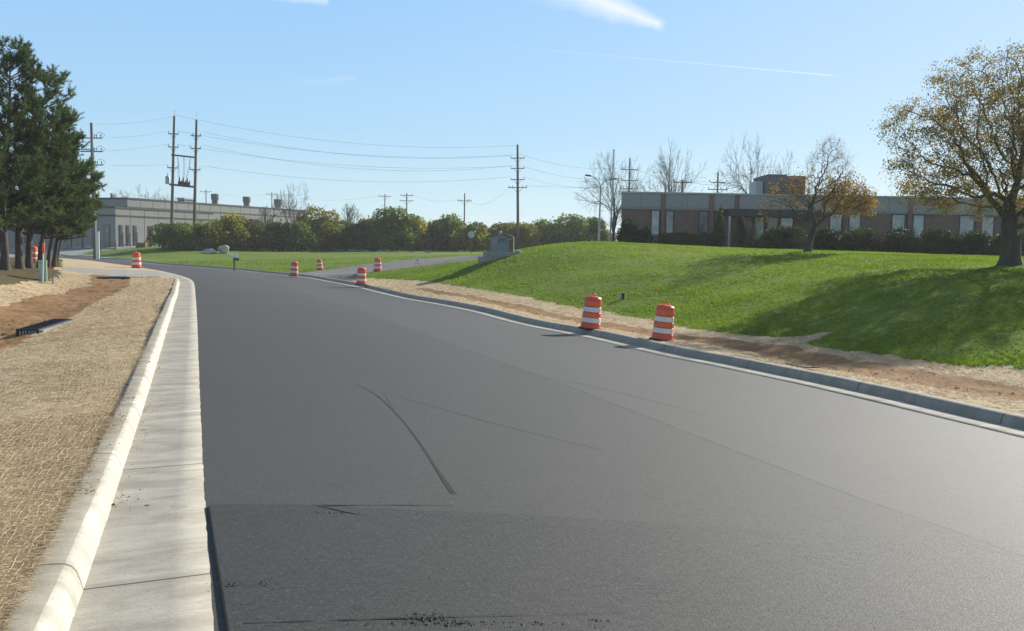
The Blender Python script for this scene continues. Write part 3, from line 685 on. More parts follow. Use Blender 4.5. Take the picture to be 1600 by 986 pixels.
# ---- straw ---------------------------------------------------------------
m_straw, t = mat_new('straw_fibre')
rn = t.node('ShaderNodeAttribute', attribute_name='rnd').outputs['Fac']
c = t.mix(t.remap(rn, 0, 0.5), (0.36, 0.27, 0.155), (0.66, 0.52, 0.335)); c = t.mix(t.remap(rn, 0.5, 1), c, (0.84, 0.72, 0.50))
pb_ = t.node('ShaderNodeBsdfPrincipled', {'Base Color': c, 'Roughness': 0.65, 'Specular IOR Level': 0.35}).outputs[0]
finish(t, t.node('ShaderNodeMixShader', {0: 0.4, 1: pb_, 2: t.node('ShaderNodeBsdfTranslucent', {'Color': c}).outputs[0]}).outputs[0])
def strands(x, y, lmin, lmax, wmin, wk, hmax, th_mean=None, rnd=None):
    n = len(x); z = T(x, y)+K; r = np.hypot(x, y); th = rng.uniform(0, 6.28, n) if th_mean is None else rng.normal(th_mean, 0.6, n)
    L = rng.uniform(lmin, lmax, n)/2; w_ = np.maximum(wmin, wk*r)/2; h0 = rng.uniform(0.002, hmax, n); tilt = rng.normal(0, 0.11, n); bow = rng.uniform(0, 0.012, n)
    d = np.stack([np.cos(th), np.sin(th), tilt], 1); s_ = np.stack([-np.sin(th), np.cos(th), rng.normal(0, 0.5, n)], 1)
    c_ = np.stack([x, y, z+h0], 1); mid_ = c_+np.stack([0*x, 0*x, bow], 1)
    v = np.stack([c_-d*L[:, None]-s_*w_[:, None]*.6, c_-d*L[:, None]+s_*w_[:, None]*.6, mid_+s_*w_[:, None], mid_-s_*w_[:, None], c_+d*L[:, None]-s_*w_[:, None]*.6, c_+d*L[:, None]+s_*w_[:, None]*.6], 1)
    b = np.arange(n)[:, None]*6; f = np.concatenate([b+[0, 1, 2, 3], b+[3, 2, 5, 4]], 1).reshape(-1, 4)
    return v.reshape(-1, 3), f, np.repeat(rng.random(n) if rnd is None else rnd, 6)
x1, y1 = [], []
a = rng.uniform(R(-45), R(-5), 420000); r = np.exp(rng.uniform(math.log(3.0), math.log(48), 420000)); x, y = r*np.sin(a), r*np.cos(a)
k = (~inside(x, y, corridor)); x, y = x[k], y[k]; m = masks(x, y); k = (m['straw'] > 0.3+0.3*rng.random(len(x))) & (m['soil'] < 0.15+0.75*rng.random(len(x))**3); x, y = x[k], y[k]
v, f, rd = strands(x, y, 0.04, 0.13, 0.0026, 0.00045, 0.022, R(35))
rd = (rd*0.75 + 0.17*wob(x, y, 1.3).repeat(6)*0.6+0.12).clip(0, 1)
tag(mesh_np('straw', v, f, m_straw, rnd=rd), 'loose tan straw fibres of the erosion matting beside the left kerb', 'straw', kind='stuff')
a = rng.uniform(R(-14), R(36), 200000); r = np.exp(rng.uniform(math.log(12), math.log(60), 200000)); x, y = r*np.sin(a), r*np.cos(a)
k = (~inside(x, y, corridor)); x, y = x[k], y[k]; m = masks(x, y); k = (m['straw'] > 0.3+0.3*rng.random(len(x))) & (m['soil'] < 0.15+0.75*rng.random(len(x))**3); x, y = x[k], y[k]
v, f, rd = strands(x, y, 0.05, 0.14, 0.003, 0.0005, 0.02)
tag(mesh_np('straw', v, f, m_straw, rnd=rd), 'loose pale straw along the verge between the right kerb and the lawn', 'straw', kind='stuff')
# netting threads of the matting, running with the kerb
m_net = simple('net_thread', (0.55, 0.50, 0.33), 0.5, 0.2, 5)
i0 = 0; cc, ss = Lc, Ls
vs, fs = [], []; b0 = 0
s2 = np.arange(0, 50, 0.09)
cx = np.stack([np.interp(s2, Ls, Lc[:, 0]), np.interp(s2, Ls, Lc[:, 1])], 1); cn = np.stack([np.interp(s2, Ls, Ln[:, 0]), np.interp(s2, Ls, Ln[:, 1])], 1)
keepy = (cx[:, 1] > 2.2) & (cx[:, 1] < 19); cx, cn = cx[keepy], cn[keepy]
for q, off_ in enumerate(np.arange(0.95, 4.3, 0.048)):
    p = cx + cn*(off_ + 0.008*np.sin(np.arange(len(cx))*0.9+q) + rng.normal(0, 0.005, len(cx)))[:, None]
    z = T(p[:, 0], p[:, 1])+K+0.016+rng.normal(0, 0.004, len(p)); r = np.hypot(p[:, 0], p[:, 1]); hw = np.maximum(0.0012, 0.00018*r)
    v = np.empty((len(p)*2, 3)); v[0::2, :2] = p-cn*hw[:, None]; v[1::2, :2] = p+cn*hw[:, None]; v[0::2, 2] = z; v[1::2, 2] = z+0.002
    kx = np.arange(len(p)-1)*2+b0; vs.append(v); fs.append(np.stack([kx, kx+1, kx+3, kx+2], 1)); b0 += len(v)
tag(mesh_np('matting_net', np.vstack(vs), np.vstack(fs), m_net), 'fine netting threads holding down the straw matting beside the left kerb', 'netting', kind='stuff')
# crumbs of earth on gutter and kerb, grit on the road
def clods(name, pts, sizes, mat, label_, cat):
    n = len(pts); oct_ = np.array([(1, 0, 0), (0, 1, 0), (-1, 0, 0), (0, -1, 0), (0, 0, 1), (0, 0, -0.4)], float)
    v = oct_[None]*(sizes[:, None, None]*rng.uniform(0.5, 1.3, (n, 6, 1)))*np.array([1.2, 0.9, 0.55])
    th = rng.uniform(0, 6.28, n); c_, s_ = np.cos(th)[:, None], np.sin(th)[:, None]
    v = np.stack([v[..., 0]*c_-v[..., 1]*s_, v[..., 0]*s_+v[..., 1]*c_, v[..., 2]], -1) + np.asarray(pts)[:, None]
    f0 = np.array([(0, 1, 4), (1, 2, 4), (2, 3, 4), (3, 0, 4), (1, 0, 5), (2, 1, 5), (3, 2, 5), (0, 3, 5)])
    f = (np.arange(n)[:, None, None]*6+f0[None]).reshape(-1, 3)
    return tag(mesh_np(name, v.reshape(-1, 3), f, mat), label_, cat, kind='stuff')
ns = 2600; s_ = np.exp(rng.uniform(math.log(24.5), math.log(48), ns)); o1 = 0.93-np.abs(rng.normal(0, 0.07, ns)); k = rng.random(ns) < (0.5+0.5*wob(s_, s_*0, 1.3)).clip(0.1, 1); s_, o1 = s_[k], o1[k]
cx = np.stack([np.interp(s_, Ls, Lc[:, 0]), np.interp(s_, Ls, Lc[:, 1])], 1); cn = np.stack([np.interp(s_, Ls, Ln[:, 0]), np.interp(s_, Ls, Ln[:, 1])], 1); p = cx+cn*o1[:, None]
v, f, rd = strands(p[:, 0], p[:, 1], 0.04, 0.12, 0.003, 0.00045, 0.008, R(20)); v[:, 2] += 0.022
tag(mesh_np('straw', v, f, m_straw, rnd=rd*0.7), 'stray straw stalks lying over the back edge of the left kerb', 'straw', kind='stuff')
m_earth = simple('earth_crumb', (0.11, 0.075, 0.045), 0.95, 0.4, 20)
n = 5000; s_ = np.exp(rng.uniform(math.log(24.5), math.log(60), n)); o1 = np.where(rng.random(n) < 0.72, 0.905-np.abs(rng.normal(0, 0.075, n)).clip(0, 0.2), 0.65-np.abs(rng.normal(0, 0.10, n)).clip(0, 0.6))
k = (wob(s_, o1*0, 2.5)+rng.normal(0, 0.7, n)) > 0.1; s_, o1 = s_[k], o1[k]
cx = np.stack([np.interp(s_, Ls, Lc[:, 0]), np.interp(s_, Ls, Lc[:, 1])], 1); cn = np.stack([np.interp(s_, Ls, Ln[:, 0]), np.interp(s_, Ls, Ln[:, 1])], 1); p = cx+cn*o1[:, None]
zb = T(cx[:, 0], cx[:, 1])+np.where(o1 > 0.70, 0.150, 0.000)
clods('earth_crumbs', np.column_stack([p, zb]), rng.uniform(0.003, 0.010, len(p))*(1+1.2*(rng.random(len(p)) < 0.05)), m_earth, 'small brown crumbs of earth on the left kerb and gutter', 'earth crumbs')
x, y = scatter(60000, R(40), 9, 60, lambda m: m['soil'] > 0.6); k = rng.random(len(x)) < 0.75*(0.35+0.4*wob(x, y, 2.0)).clip(0, 1); x, y = x[k], y[k]
m_clod = simple('soil_clod', (0.26, 0.15, 0.072), 0.95, 0.35, 8)
clods('soil_clods', np.column_stack([x, y, T(x, y)+K+0.004]), np.exp(rng.normal(math.log(0.016), 0.5, len(x))).clip(0.006, 0.07), m_clod, 'clods of reddish brown earth lying in the bare soil strips', 'soil clods')
m_grit = simple('asphalt_grit', (0.022, 0.022, 0.022), 0.75, 0.4, 30)
gp = []
for (u, v_, n, su, sv) in ((663, 972, 190, 17, 3.5), (640, 980, 60, 60, 1.5), (935, 979, 70, 11, 4), (715, 979, 60, 14, 3), (360, 918, 40, 9, 1.0), (395, 917, 30, 20, 2), (560, 956, 5, 5, 2), (600, 905, 3, 3, 2), (1290, 895, 8, 6, 1), (1100, 890, 8, 8, 1), (800, 982, 60, 60, 2), (520, 806, 40, 24, 1.2), (660, 811, 40, 30, 2), (152, 853, 0, 1, 1), (1085, 772, 30, 22, 1.5), (1265, 762, 40, 16, 1.5)):
    for _ in range(n):
        q = hit(u+rng.normal(0, su), v_+rng.normal(0, sv), 0.02); gp.append((q[0], q[1], q[2]+(0.022 if v_ > 795 else -0.004)))
gp = np.array(gp); clods('asphalt_crumbs', gp, np.exp(rng.normal(math.log(0.0045), 0.45, len(gp))), m_grit, 'loose black crumbs scattered on the fresh asphalt in the foreground', 'asphalt crumbs')
# dark transverse joint at the bottom of the picture, curved drag line on the new lift
ribbon('road_joint', [(380, 984), (480, 982), (600, 979), (720, 976), (860, 973), (1000, 970)], [0.006, 0.008, 0.012, 0.006, 0.003, 0.002], m_tar, None, None, jit=0.5, lift=0.0285)
ribbon('road_scrape', [(487, 797), (510, 800), (525, 805), (538, 811), (585, 815)], [0.008, 0.018, 0.02, 0.02, 0.008], m_tar2, None, None, lift=0.0285)
gp = []
# ---- pines ---------------------------------------------------------------
def pine(u, v, depth, H, r_max, lean, label_, rt=0.16, crown_base=0.2, seed=1, tufts=1.0, bare=False):
    rs = np.random.default_rng(seed); pos = at(u, v, depth); gz_ = G(pos[0], pos[1])
    root = thing('pine_tree', label_, 'pine tree', (pos[0], pos[1], gz_-0.05), group='row of dark pines on the left bank')
    hs = np.linspace(0, H, 16); bend = np.stack([lean[0]*(hs/H)**1.8 + 0.07*np.sin(hs*0.9+seed), lean[1]*(hs/H)**1.8 + 0.07*np.cos(hs*0.8+seed), hs], 1)
    bend[:, :2] -= bend[0, :2]
    rad = rt*(1-hs/H*0.92); rad[0] *= 1.35
    seg_mesh('trunk', bend[:-1], bend[1:], rad[:-1], rad[1:], m_barkp, root, 10)
    P0, P1, Q0, Q1, TP, TD, TR = [], [], [], [], [], [], []
    nb_ = int(H*14*tufts)
    for i in range(nb_):
        f = rs.uniform(crown_base, 0.99); z = f*H; c0 = np.array([np.interp(z, hs, bend[:, 0]), np.interp(z, hs, bend[:, 1]), z])
        g = (f-crown_base)/(1-crown_base)
        Lb = r_max*(0.30+1.0*(1-g)**0.8*min(1, 0.55+2.2*g))*rs.uniform(0.55, 1.12); th = rs.uniform(0, 6.283)
        d = np.array([math.cos(th), math.sin(th), 0.15+0.5*g+rs.normal(0, 0.10)]); d /= np.linalg.norm(d)
        pts = [c0]; n = max(3, int(Lb/0.30)); dd = d.copy()
        for j in range(n):
            dd = dd + np.array([rs.normal(0, 0.09), rs.normal(0, 0.09), 0.035+0.05*(j/n) + rs.normal(0, .05)]); dd /= np.linalg.norm(dd); pts.append(pts[-1]+dd*Lb/n)
            if j > n*0.22:
                for _ in range(3 if j < n-1 else 4):
                    e = dd*0.6+rs.normal(0, 0.55, 3)+[0, 0, 0.45]; e /= np.linalg.norm(e); l = rs.uniform(0.18, 0.5)
                    P0.append(pts[-1]); P1.append(pts[-1]+e*l); Q0.append(0.010); Q1.append(0.006)
                    e2 = e+[0, 0, 0.5]; e2 /= np.linalg.norm(e2)
                    for q in np.arange(0.25, 1.01, 0.24): TP.append(pts[-1]+e*l*q); TD.append(e2)
        pts.append(pts[-1]+np.array([0, 0, 0.18])); 
        for q in (0, 0.5, 1): TP.append(pts[-2]*(1-q)+pts[-1]*q); TD.append(np.array([0, 0, 1.0]))
        TR += [rs.uniform(0, 1)]*(len(TP)-len(TR))
        for j in range(len(pts)-1):
            rr0 = (0.045*(1-g)+0.012)*(1-j/len(pts)); P0.append(pts[j]); P1.append(pts[j+1]); Q0.append(rr0+0.004); Q1.append(rr0*0.8+0.003)
    seg_mesh('branches', np.array(P0), np.array(P1), np.array(Q0), np.array(Q1), m_barkp, root, 4)
    TP, TD = np.array(TP), np.array(TD); nt = len(TP); nb2 = 9
    base = np.repeat(TP, nb2, 0); d = np.repeat(TD, nb2, 0)*0.75+rs.normal(0, 0.55, (nt*nb2, 3)); d /= np.linalg.norm(d, axis=1)[:, None]
    L = rs.uniform(0.11, 0.21, nt*nb2)[:, None]; sd_ = np.cross(d, rs.normal(0, 1, d.shape)); sd_ /= np.linalg.norm(sd_, axis=1)[:, None]; w_ = 0.013
    v_ = np.stack([base-sd_*w_, base+sd_*w_, base+d*L+sd_*w_*0.5], 1).reshape(-1, 3)
    rd = np.repeat((rs.random(nt)*0.45+0.6*np.array(TR)).clip(0, 1), nb2*3)
    mesh_np('needles', v_, np.arange(len(v_)).reshape(-1, 3), m_needle, root, rnd=rd)
    return root
pine(8, 414, 41, 9.9, 2.5, (0.5, 0.2), 'tallest dark pine at the left edge of the picture', 0.19, 0.17, 1, 1.25)
pine(-50, 416, 41, 10.8, 2.6, (-0.2, 0.2), 'dark pine at the extreme left, only its right-hand boughs in view', 0.19, 0.15, 9, 0.8)
pine(31, 413, 43, 9.0, 2.5, (1.6, 0.2), 'second thick-trunked pine from the left edge, leaning right over the verge', 0.18, 0.2, 2, 0.95)
pine(46, 412, 44, 7.6, 2.1, (1.6, 0), 'straight thick-trunked pine directly left of the orange drum seen between trunks', 0.17, 0.22, 3)
pine(63, 411.5, 45, 6.4, 2.0, (1.5, 0), 'pine standing directly behind the white marker post', 0.16, 0.24, 4)
pine(75, 411, 46.5, 5.6, 1.7, (1.1, 0.2), 'slender pine behind the green utility pedestal, smaller than its neighbours', 0.11, 0.27, 5)
pine(84, 410, 47.5, 5.3, 1.8, (1.5, 0), 'pine with a trunk curving to the right, near the right end of the row', 0.13, 0.28, 6)
pine(89, 410, 48.5, 4.5, 1.5, (2.2, -0.2), 'thin leaning pine at the right end of the row, beside the straw bank', 0.06, 0.42, 7)
# ---- big locust ------------------------------------------------------------
def blob_attr(n, blobs, rs):
    out = []; wts = np.array([b[3]*b[4]*b[5] for b in blobs]); wts = wts/wts.sum()
    for i in rs.choice(len(blobs), n, p=wts):
        b = blobs[i]; q = rs.normal(0, 1, 3); q /= np.linalg.norm(q); q *= rs.uniform(0.25, 1)**0.5; out.append((b[0]+q[0]*b[3], b[1]+q[1]*b[4], b[2]+q[2]*b[5]))
    return np.array(out)
rs = np.random.default_rng(11)
pos = at(1578, 415, 36); root = thing('locust_tree', 'big spreading tree with thin yellow brown leaves on the lawn at the right edge', 'tree', (pos[0], pos[1], G(pos[0], pos[1])-0.05))
s1 = 36/1400
def bl(u, v, rx, rz, dy=0, ry=None):              # crown lobes in metres from the foot
    return ((u-1578)*s1, dy, (415-v)*s1, rx*s1, (ry or rx)*s1, rz*s1)
blobs = [bl(1560, 190, 130, 110), bl(1450, 245, 85, 65, -0.5), bl(1650, 210, 130, 120), bl(1530, 290, 120, 38, 0.6), bl(1440, 190, 60, 45, 1), bl(1425, 300, 45, 28, -1), bl(1600, 110, 70, 45), bl(1500, 120, 55, 38, 0.5), bl(1660, 300, 100, 50, 0, 100), bl(1600, 250, 60, 50, -3, 60), bl(1580, 240, 60, 60, 3, 60)]
attr = blob_attr(3400, blobs, rs)
trunk = [(0, 0, 0), (0, 0, 0.3), (-0.05, 0, 0.7), (-0.1, 0, 1.05), (-0.12, 0, 1.35)]
nd, pr, wt, ch = colonize(attr, trunk, 0.22, 6.0, 0.30, 140, 0.24, 0.03)
tips = make_tree(root, nd, pr, wt, ch, 0.30, m_barkd, 0.58, 0.005, 2, 0.45, 0.1, 8)
fl = MB().lathe([(0.62, -0.15), (0.5, 0.05), (0.40, 0.3), (0.35, 0.7), (0.34, 1.2)], 14); fl.build('trunk_base', m_barkd, root, True)
n = 98000; hubs = rs.choice(len(tips), int(len(tips)*0.22), replace=False); k = hubs[rs.integers(0, len(hubs), n)]; patch = (np.sin(tips[k][:, 0]*1.7)+np.sin(tips[k][:, 2]*2.1+1)+np.sin(tips[k][:, 1]*1.9))/3
kk_ = rs.random(n) < 0.62+0.38*patch; k = k[kk_]; patch = patch[kk_]
pts = tips[k]+rs.normal(0, 1, (len(k), 3))*[0.17, 0.17, 0.12]-[0, 0, 0.05]; low = (3.2-pts[:, 2]).clip(0, 2)/2
leaf_mesh('crown', pts, rs.uniform(0.06, 0.125, len(k)), m_locust, root, rnd=(0.35+0.25*patch+0.3*low+rs.normal(0, 0.2, len(k))).clip(0, 1), aspect=0.5)
# ---- small crab-apple on the crest -----------------------------------------
pos = at(1262, 393, 48); root = thing('crabapple_tree', 'small crooked tree on the lawn crest, half bare, orange leaves on its right side', 'tree', (pos[0], pos[1], G(pos[0], pos[1])-0.05))
s1 = 48/1400
def bl(u, v, rx, rz, dy=0): return ((u-1262)*s1, dy, (393-v)*s1, rx*s1, rx*s1, rz*s1)
blobs = [bl(1290, 265, 35, 40), bl(1230, 305, 35, 25), bl(1320, 310, 35, 22), bl(1275, 300, 45, 30, 0.5), bl(1200, 335, 18, 12), bl(1345, 320, 20, 14), bl(1290, 232, 22, 18)]
attr = blob_attr(1000, blobs, rs)
trunk = [(0, 0, 0), (0.05, 0, 0.35), (0.1, 0, 0.75), (0.2, 0, 1.1), (0.3, 0, 1.45), (0.22, 0, 1.7)]
nd, pr, wt, ch = colonize(attr, trunk, 0.18, 5.0, 0.25, 110, 0.30, 0.02)
tips = make_tree(root, nd, pr, wt, ch, 0.17, m_barkd, 0.62, 0.005, 5, 0.65, -0.05, 7)
MB().lathe([(0.3, -0.15), (0.23, 0.1), (0.18, 0.4)], 10).build('trunk_base', m_barkd, root, True)
pr_ = np.where((tips[:, 0] > 1.2) & (tips[:, 2] < 4.0), 1.0, np.where(tips[:, 2] < 4.4, 0.12, 0.015)); pr_ = pr_/pr_.sum(); k = rs.choice(len(tips), 5200, p=pr_)
leaf_mesh('crown', tips[k]+rs.normal(0, 0.13, (len(k), 3)), rs.uniform(0.08, 0.15, len(k)), m_crab, root, aspect=0.6)
# ---- bare trees --------------------------------------------------------------
def bare(u, vb, vt, depth, wpx, label_, n=420, rt=0.16, form='vase', seed=3, twl=0.7, rtw=0.012, mat=None):
    rs = np.random.default_rng(seed); p = at(u, vb, depth); s1 = depth/1400; gz_ = G(p[0], p[1]); H = at(u, vt, depth)[2]-gz_; W = wpx*s1/2
    root = thing('bare_tree', label_, 'tree', (p[0], p[1], gz_-0.1)); S = [[], [], [], []]; Tw = [[], [], [], []]
    spread = (0.55 if form == 'vase' else 0.75)*min(1.5, 2.2*W/H+0.35)
    def grow(p0, d, L, r, lv):
        m = 3; P = np.array(p0); dd = np.array(d)
        for j in range(m):
            dd = dd+rs.normal(0, 0.10, 3)+[0, 0, 0.01]; dd /= np.linalg.norm(dd); q = P+dd*L/m; r2 = r*(1-0.28*(j+1)/m)
            B = S if lv < 3 else Tw
            B[0].append(P); B[1].append(q); B[2].append(r*(1-0.28*j/m)); B[3].append(r2); P = q
            if lv >= 1 and rs.random() < 0.75 and lv < 6:
                e = dd+rs.normal(0, 0.5, 3); e /= np.linalg.norm(e); grow(P, e, L*rs.uniform(0.4, 0.65), max(rtw*0.6, r2*0.45), lv+2)
        if lv >= 6: return
        for c in range(2 if rs.random() < 0.8 else 3):
            e = dd+rs.normal(0, 0.38, 3)*spread*1.9; e /= np.linalg.norm(e); grow(P, e, L*rs.uniform(0.66, 0.88), max(rtw*0.6, r2*rs.uniform(0.6, 0.8)), lv+1)
    hb = H*0.17; S[0].append(np.zeros(3)); S[1].append(np.array([0, 0, hb])); S[2].append(rt); S[3].append(rt*0.85)
    for i in range(5):
        th = i*1.257+rs.uniform(-.4, .4); e = np.array([math.cos(th)*spread*0.75, math.sin(th)*spread*0.75, 1.0]); e /= np.linalg.norm(e); grow((0, 0, hb-0.1), e, H*0.22, rt*rs.uniform(0.4, 0.55), 1)
    A1 = np.array(S[1]+Tw[1]); kx = W/np.percentile(abs(A1[:, 0]), 93); kz = (H-hb)/(A1[:, 2].max()-hb)
    for B in (S, Tw):
        for z_ in (0, 1):
            q = np.array(B[z_]); q[:, :2] *= min(kx, 2.6); q[:, 2] = np.where(q[:, 2] > hb, hb+(q[:, 2]-hb)*kz, q[:, 2]); B[z_] = q
    seg_mesh('trunk', S[0], S[1], S[2], S[3], mat or m_barkg, root, 6); seg_mesh('twigs', Tw[0], Tw[1], Tw[2], Tw[3], mat or m_barkg, root, 3)
    return root
bare(958, 378, 228, 78, 84, 'bare tree behind the flagpole at the left end of the brick building', 520, 0.17, seed=21)
bare(1046, 378, 212, 80, 84, 'bare vase-shaped tree standing alone behind the middle of the flat roof', 560, 0.2, seed=22)
bare(1186, 385, 203, 72, 108, 'tallest bare tree behind the brick building, left of the rooftop block', 700, 0.2, seed=23)
bare(458, 388, 281, 116, 50, 'bare tree standing in the hedgerow in front of the long flat roof', 420, 0.14, seed=24, form='round', rtw=0.02, twl=0.9)
bare(222, 380, 286, 190, 54, 'pale bare tree beyond the left end of the grey factory roof', 300, 0.2, seed=25, form='round', rtw=0.03, twl=1.3)
bare(262, 380, 300, 195, 40, 'small pale bare tree beyond the factory roof, left of the twin poles', 200, 0.16, seed=26, form='round', rtw=0.03, twl=1.2)
bare(548, 388, 314, 135, 26, 'thin bare tree poking above the hedgerow, left of the far utility poles', 160, 0.12, seed=27, form='round', rtw=0.022)
bare(418, 388, 316, 118, 22, 'low bare sapling in the hedgerow just left of the larger bare tree', 160, 0.07, seed=28, form='round', rtw=0.018)
# ---- hedgerow ------------------------------------------------------------------
def bush(name, u, vb, vt, depth, wpx, mat, label_, cat='bush', group=None, n=None, leaf=None, ry=None, seed=0, lumps=9, stemmy=True, flat=False):
    rs = np.random.default_rng(seed+int(u*7)); p = at(u, vb, depth); s1 = depth/1400; gz_ = G(p[0], p[1]); H = at(u, vt, depth)[2]-gz_; W = wpx*s1/2; D = (ry or min(W, 3.0))
    root = thing(name, label_, cat, (p[0], p[1], gz_-0.05), group=group)
    leaf = leaf or max(0.06, depth*0.0018); n = n or int(min(9000, 9*wpx*(vb-vt)*1.2/ (leaf/s1)**2+900))
    C_, rad = [], []
    for i in range(lumps):
        a = rs.uniform(0, 6.28); q = rs.uniform(0.1, 0.75); hz_ = rs.uniform(0.25, 0.88)
        sh_ = 1-0.5*abs(hz_-0.4); C_.append((math.cos(a)*q*W*sh_, math.sin(a)*q*D*sh_, H*hz_*0.86)); rad.append((W*rs.uniform(0.28, 0.5), D*rs.uniform(0.35, 0.6), H*rs.uniform(0.16, 0.27)))
    C_.append((0, 0, H*0.35)); rad.append((W*0.92, D*0.9, H*0.36)); C_.append((rs.normal(0, .15)*W, 0, H*0.72)); rad.append((W*0.5, D*0.6, H*0.27))
    C_, rad = np.array(C_), np.array(rad); k = rs.choice(len(C_), n, p=(rad[:, 0]*rad[:, 2])/(rad[:, 0]*rad[:, 2]).sum())
    q = rs.normal(0, 1, (n, 3)); q /= np.linalg.norm(q, axis=1)[:, None]; q *= (rs.uniform(0.3, 1.0, n)**0.45)[:, None]*(1+rs.normal(0, 0.07, n))[:, None]
    pts = C_[k]+q*rad[k]; far_ = rs.random(n) < 0.10; pts[far_] = (C_[k]+q*rad[k]*rs.uniform(1.0, 1.3, n)[:, None])[far_]; pts[:, 2] = np.maximum(pts[:, 2], rs.uniform(0.0, 0.3, n))
    tone = rs.normal(0, 0.22, len(C_)); rd = (0.42+tone[k]+rs.normal(0, 0.2, n)).clip(0, 1)
    st = MB()
    for i in range(5 if stemmy else 2):
        c_ = C_[rs.integers(0, len(C_))]; st.tube([(rs.normal(0, .15)*W*.5, rs.normal(0, .1)*D*.5, 0), (c_[0]*.5, c_[1]*.5, c_[2]*.5), tuple(c_)], [0.06*H/3, 0.045*H/3, 0.015*H/3], 5)
    st.build('stems', m_barkd, root)
    leaf_mesh('foliage', pts, rs.uniform(0.6, 1.3, n)*leaf*1.5, mat, root, rnd=rd, aspect=0.7)
    return root
HR = 'overgrown hedgerow of bushes at the back of the lawn'
hedge = [
 (285, 389, 346, 106, 62, m_shrub, 'rounded green bush at the left end of the hedgerow, under the twin poles'),
 (330, 391, 343, 108, 48, m_shruby, 'yellow green bush in the hedgerow behind the two boulders'),
 (362, 390, 332, 110, 50, m_shruby, 'tall yellow tinged bush in the hedgerow above the mailbox'),
 (400, 391, 341, 112, 52, m_shrubb, 'brownish thin bush in the hedgerow right of the mailbox'),
 (440, 391, 345, 114, 50, m_shrubm, 'dark bush at the foot of the bare hedgerow tree'),
 (500, 391, 321, 116, 58, m_shruby, 'tall rounded bush with yellow leaves, above the leftmost lawn drum'),
 (470, 391, 345, 113, 40, m_shrub, 'green bush between the bare tree and the tall yellow bush'),
 (542, 392, 343, 118, 50, m_shrubm, 'dark low bush in a gap right of the tall yellow bush'),
 (578, 392, 339, 118, 44, m_shrubb, 'brown twiggy bush in the hedgerow above the driveway drums'),
 (612, 392, 322, 117, 60, m_shrub, 'tall bright green bush below the pair of far utility poles'),
 (650, 393, 337, 120, 46, m_shruby, 'yellow green bush just right of the tall bright green bush'),
 (684, 393, 343, 121, 46, m_shrubm, 'dark green bush in the middle of the hedgerow'),
 (706, 393, 333, 122, 52, m_shrub, 'tall green bush in the hedgerow left of the round white disc'),
 (741, 393, 345, 118, 46, m_shruby, 'yellowing bush behind the round white disc'),
 (775, 392, 347, 124, 50, m_shrubb, 'brownish bush directly behind the stone sign'),
 (815, 391, 346, 126, 56, m_shruby, 'olive bush at the foot of the tall centre power pole'),
 (848, 390, 341, 128, 50, m_shrub, 'green bush right of the tall centre power pole'),
 (885, 389, 332, 128, 66, m_shrub, 'large rounded green bush at the right end of the hedgerow'),
 (925, 388, 338, 130, 54, m_shrub, 'pale green bush behind the double-headed lamp post'),
]
for (u, vb, vt, d, wpx, mt, lb) in hedge:
    bush('hedgerow_bush', u, vb, vt, d, wpx*1.55, mt, lb, group=HR)
bush('hedgerow_bush', 610, 392, 352, 127, 640, m_shrubm, 'dark leafy mass of undergrowth filling the back of the hedgerow', group=HR, n=30000, ry=2.5, lumps=40, flat=True)
bush('treeline', 560, 380, 345, 330, 1500, m_shrubb, 'hazy far treeline low on the horizon behind the hedgerow', 'treeline', n=16000, ry=8, lumps=60, flat=True)
# ---- shrubs in front of the brick building ----------------------------------------
SB = 'dark shrubs along the front of the brick building'
for (u, vb, vt, d, wpx, lb) in [
  (979, 385, 340, 59, 26, 'dark shrub at the left corner of the brick building'), (1002, 386, 357, 59, 28, 'low dark shrub below the first brick panel'),
  (1009, 386, 353, 59, 12, 'small pointed shrub below the leftmost window'),
  (1065, 388, 362, 59, 60, 'long clipped hedge below the second brick panel'), (1100, 389, 362, 59, 40, 'clipped dark hedge left of the climbing evergreen'),
  (1123, 390, 322, 59, 13, 'tall narrow dark evergreen left of the entrance'), (1156, 390, 336, 59, 13, 'narrow dark evergreen right beside the entrance door'),
  (1185, 391, 372, 57, 34, 'small rounded shrub right of the entrance'), (1215, 393, 350, 57, 64, 'big dark shrub between the entrance and the small crooked tree'),
  (1290, 396, 356, 56, 60, 'dark shrub just right of the crooked tree trunk'), (1345, 399, 353, 55, 70, 'tall dark hedge below the window pair right of the crooked tree'),
  (1405, 401, 354, 55, 66, 'dark hedge below the middle of the right wing windows'), (1465, 403, 356, 54, 66, 'dark hedge left of the big spreading tree'),
  (1520, 405, 357, 54, 60, 'dark hedge directly behind the big tree trunk'), (1580, 407, 358, 53, 80, 'dark hedge at the right edge of the picture')]:
    bush('foundation_shrub', u, vb, vt, d, wpx*(1.15 if wpx < 20 else 1.4), m_shrubd, lb, 'shrub', SB, leaf=0.09, n=5200, ry=1.0, lumps=7, stemmy=False)
# ------------------------------------------------------------------ hard materials
m_orange = simple('drum_orange', (0.78, 0.085, 0.035), 0.45, 0.08, 6, dirt=(0.55, 0.10, 0.04))
m_orange2 = simple('drum_sheeting_orange', (0.80, 0.145, 0.03), 0.3, 0.05, 10)
m_band = simple('drum_sheeting_white', (0.78, 0.76, 0.72), 0.3, 0.05, 8, dirt=(0.5, 0.47, 0.42))
m_rubber = simple('rubber', (0.03, 0.03, 0.03), 0.8, 0.2, 8)
m_wood = simple('weathered_pole', (0.16, 0.13, 0.105), 0.9, 0.25, 3, bump=0.01, bscale=20, stretch=(1, 1, 0.1))
m_steel = simple('galvanised', (0.42, 0.43, 0.44), 0.45, 0.1, 4, metal=0.5)
m_lightpole = simple('pale_painted_pole', (0.62, 0.62, 0.60), 0.45, 0.06, 4)
m_insul = simple('insulator', (0.10, 0.075, 0.06), 0.35, 0.1, 9)
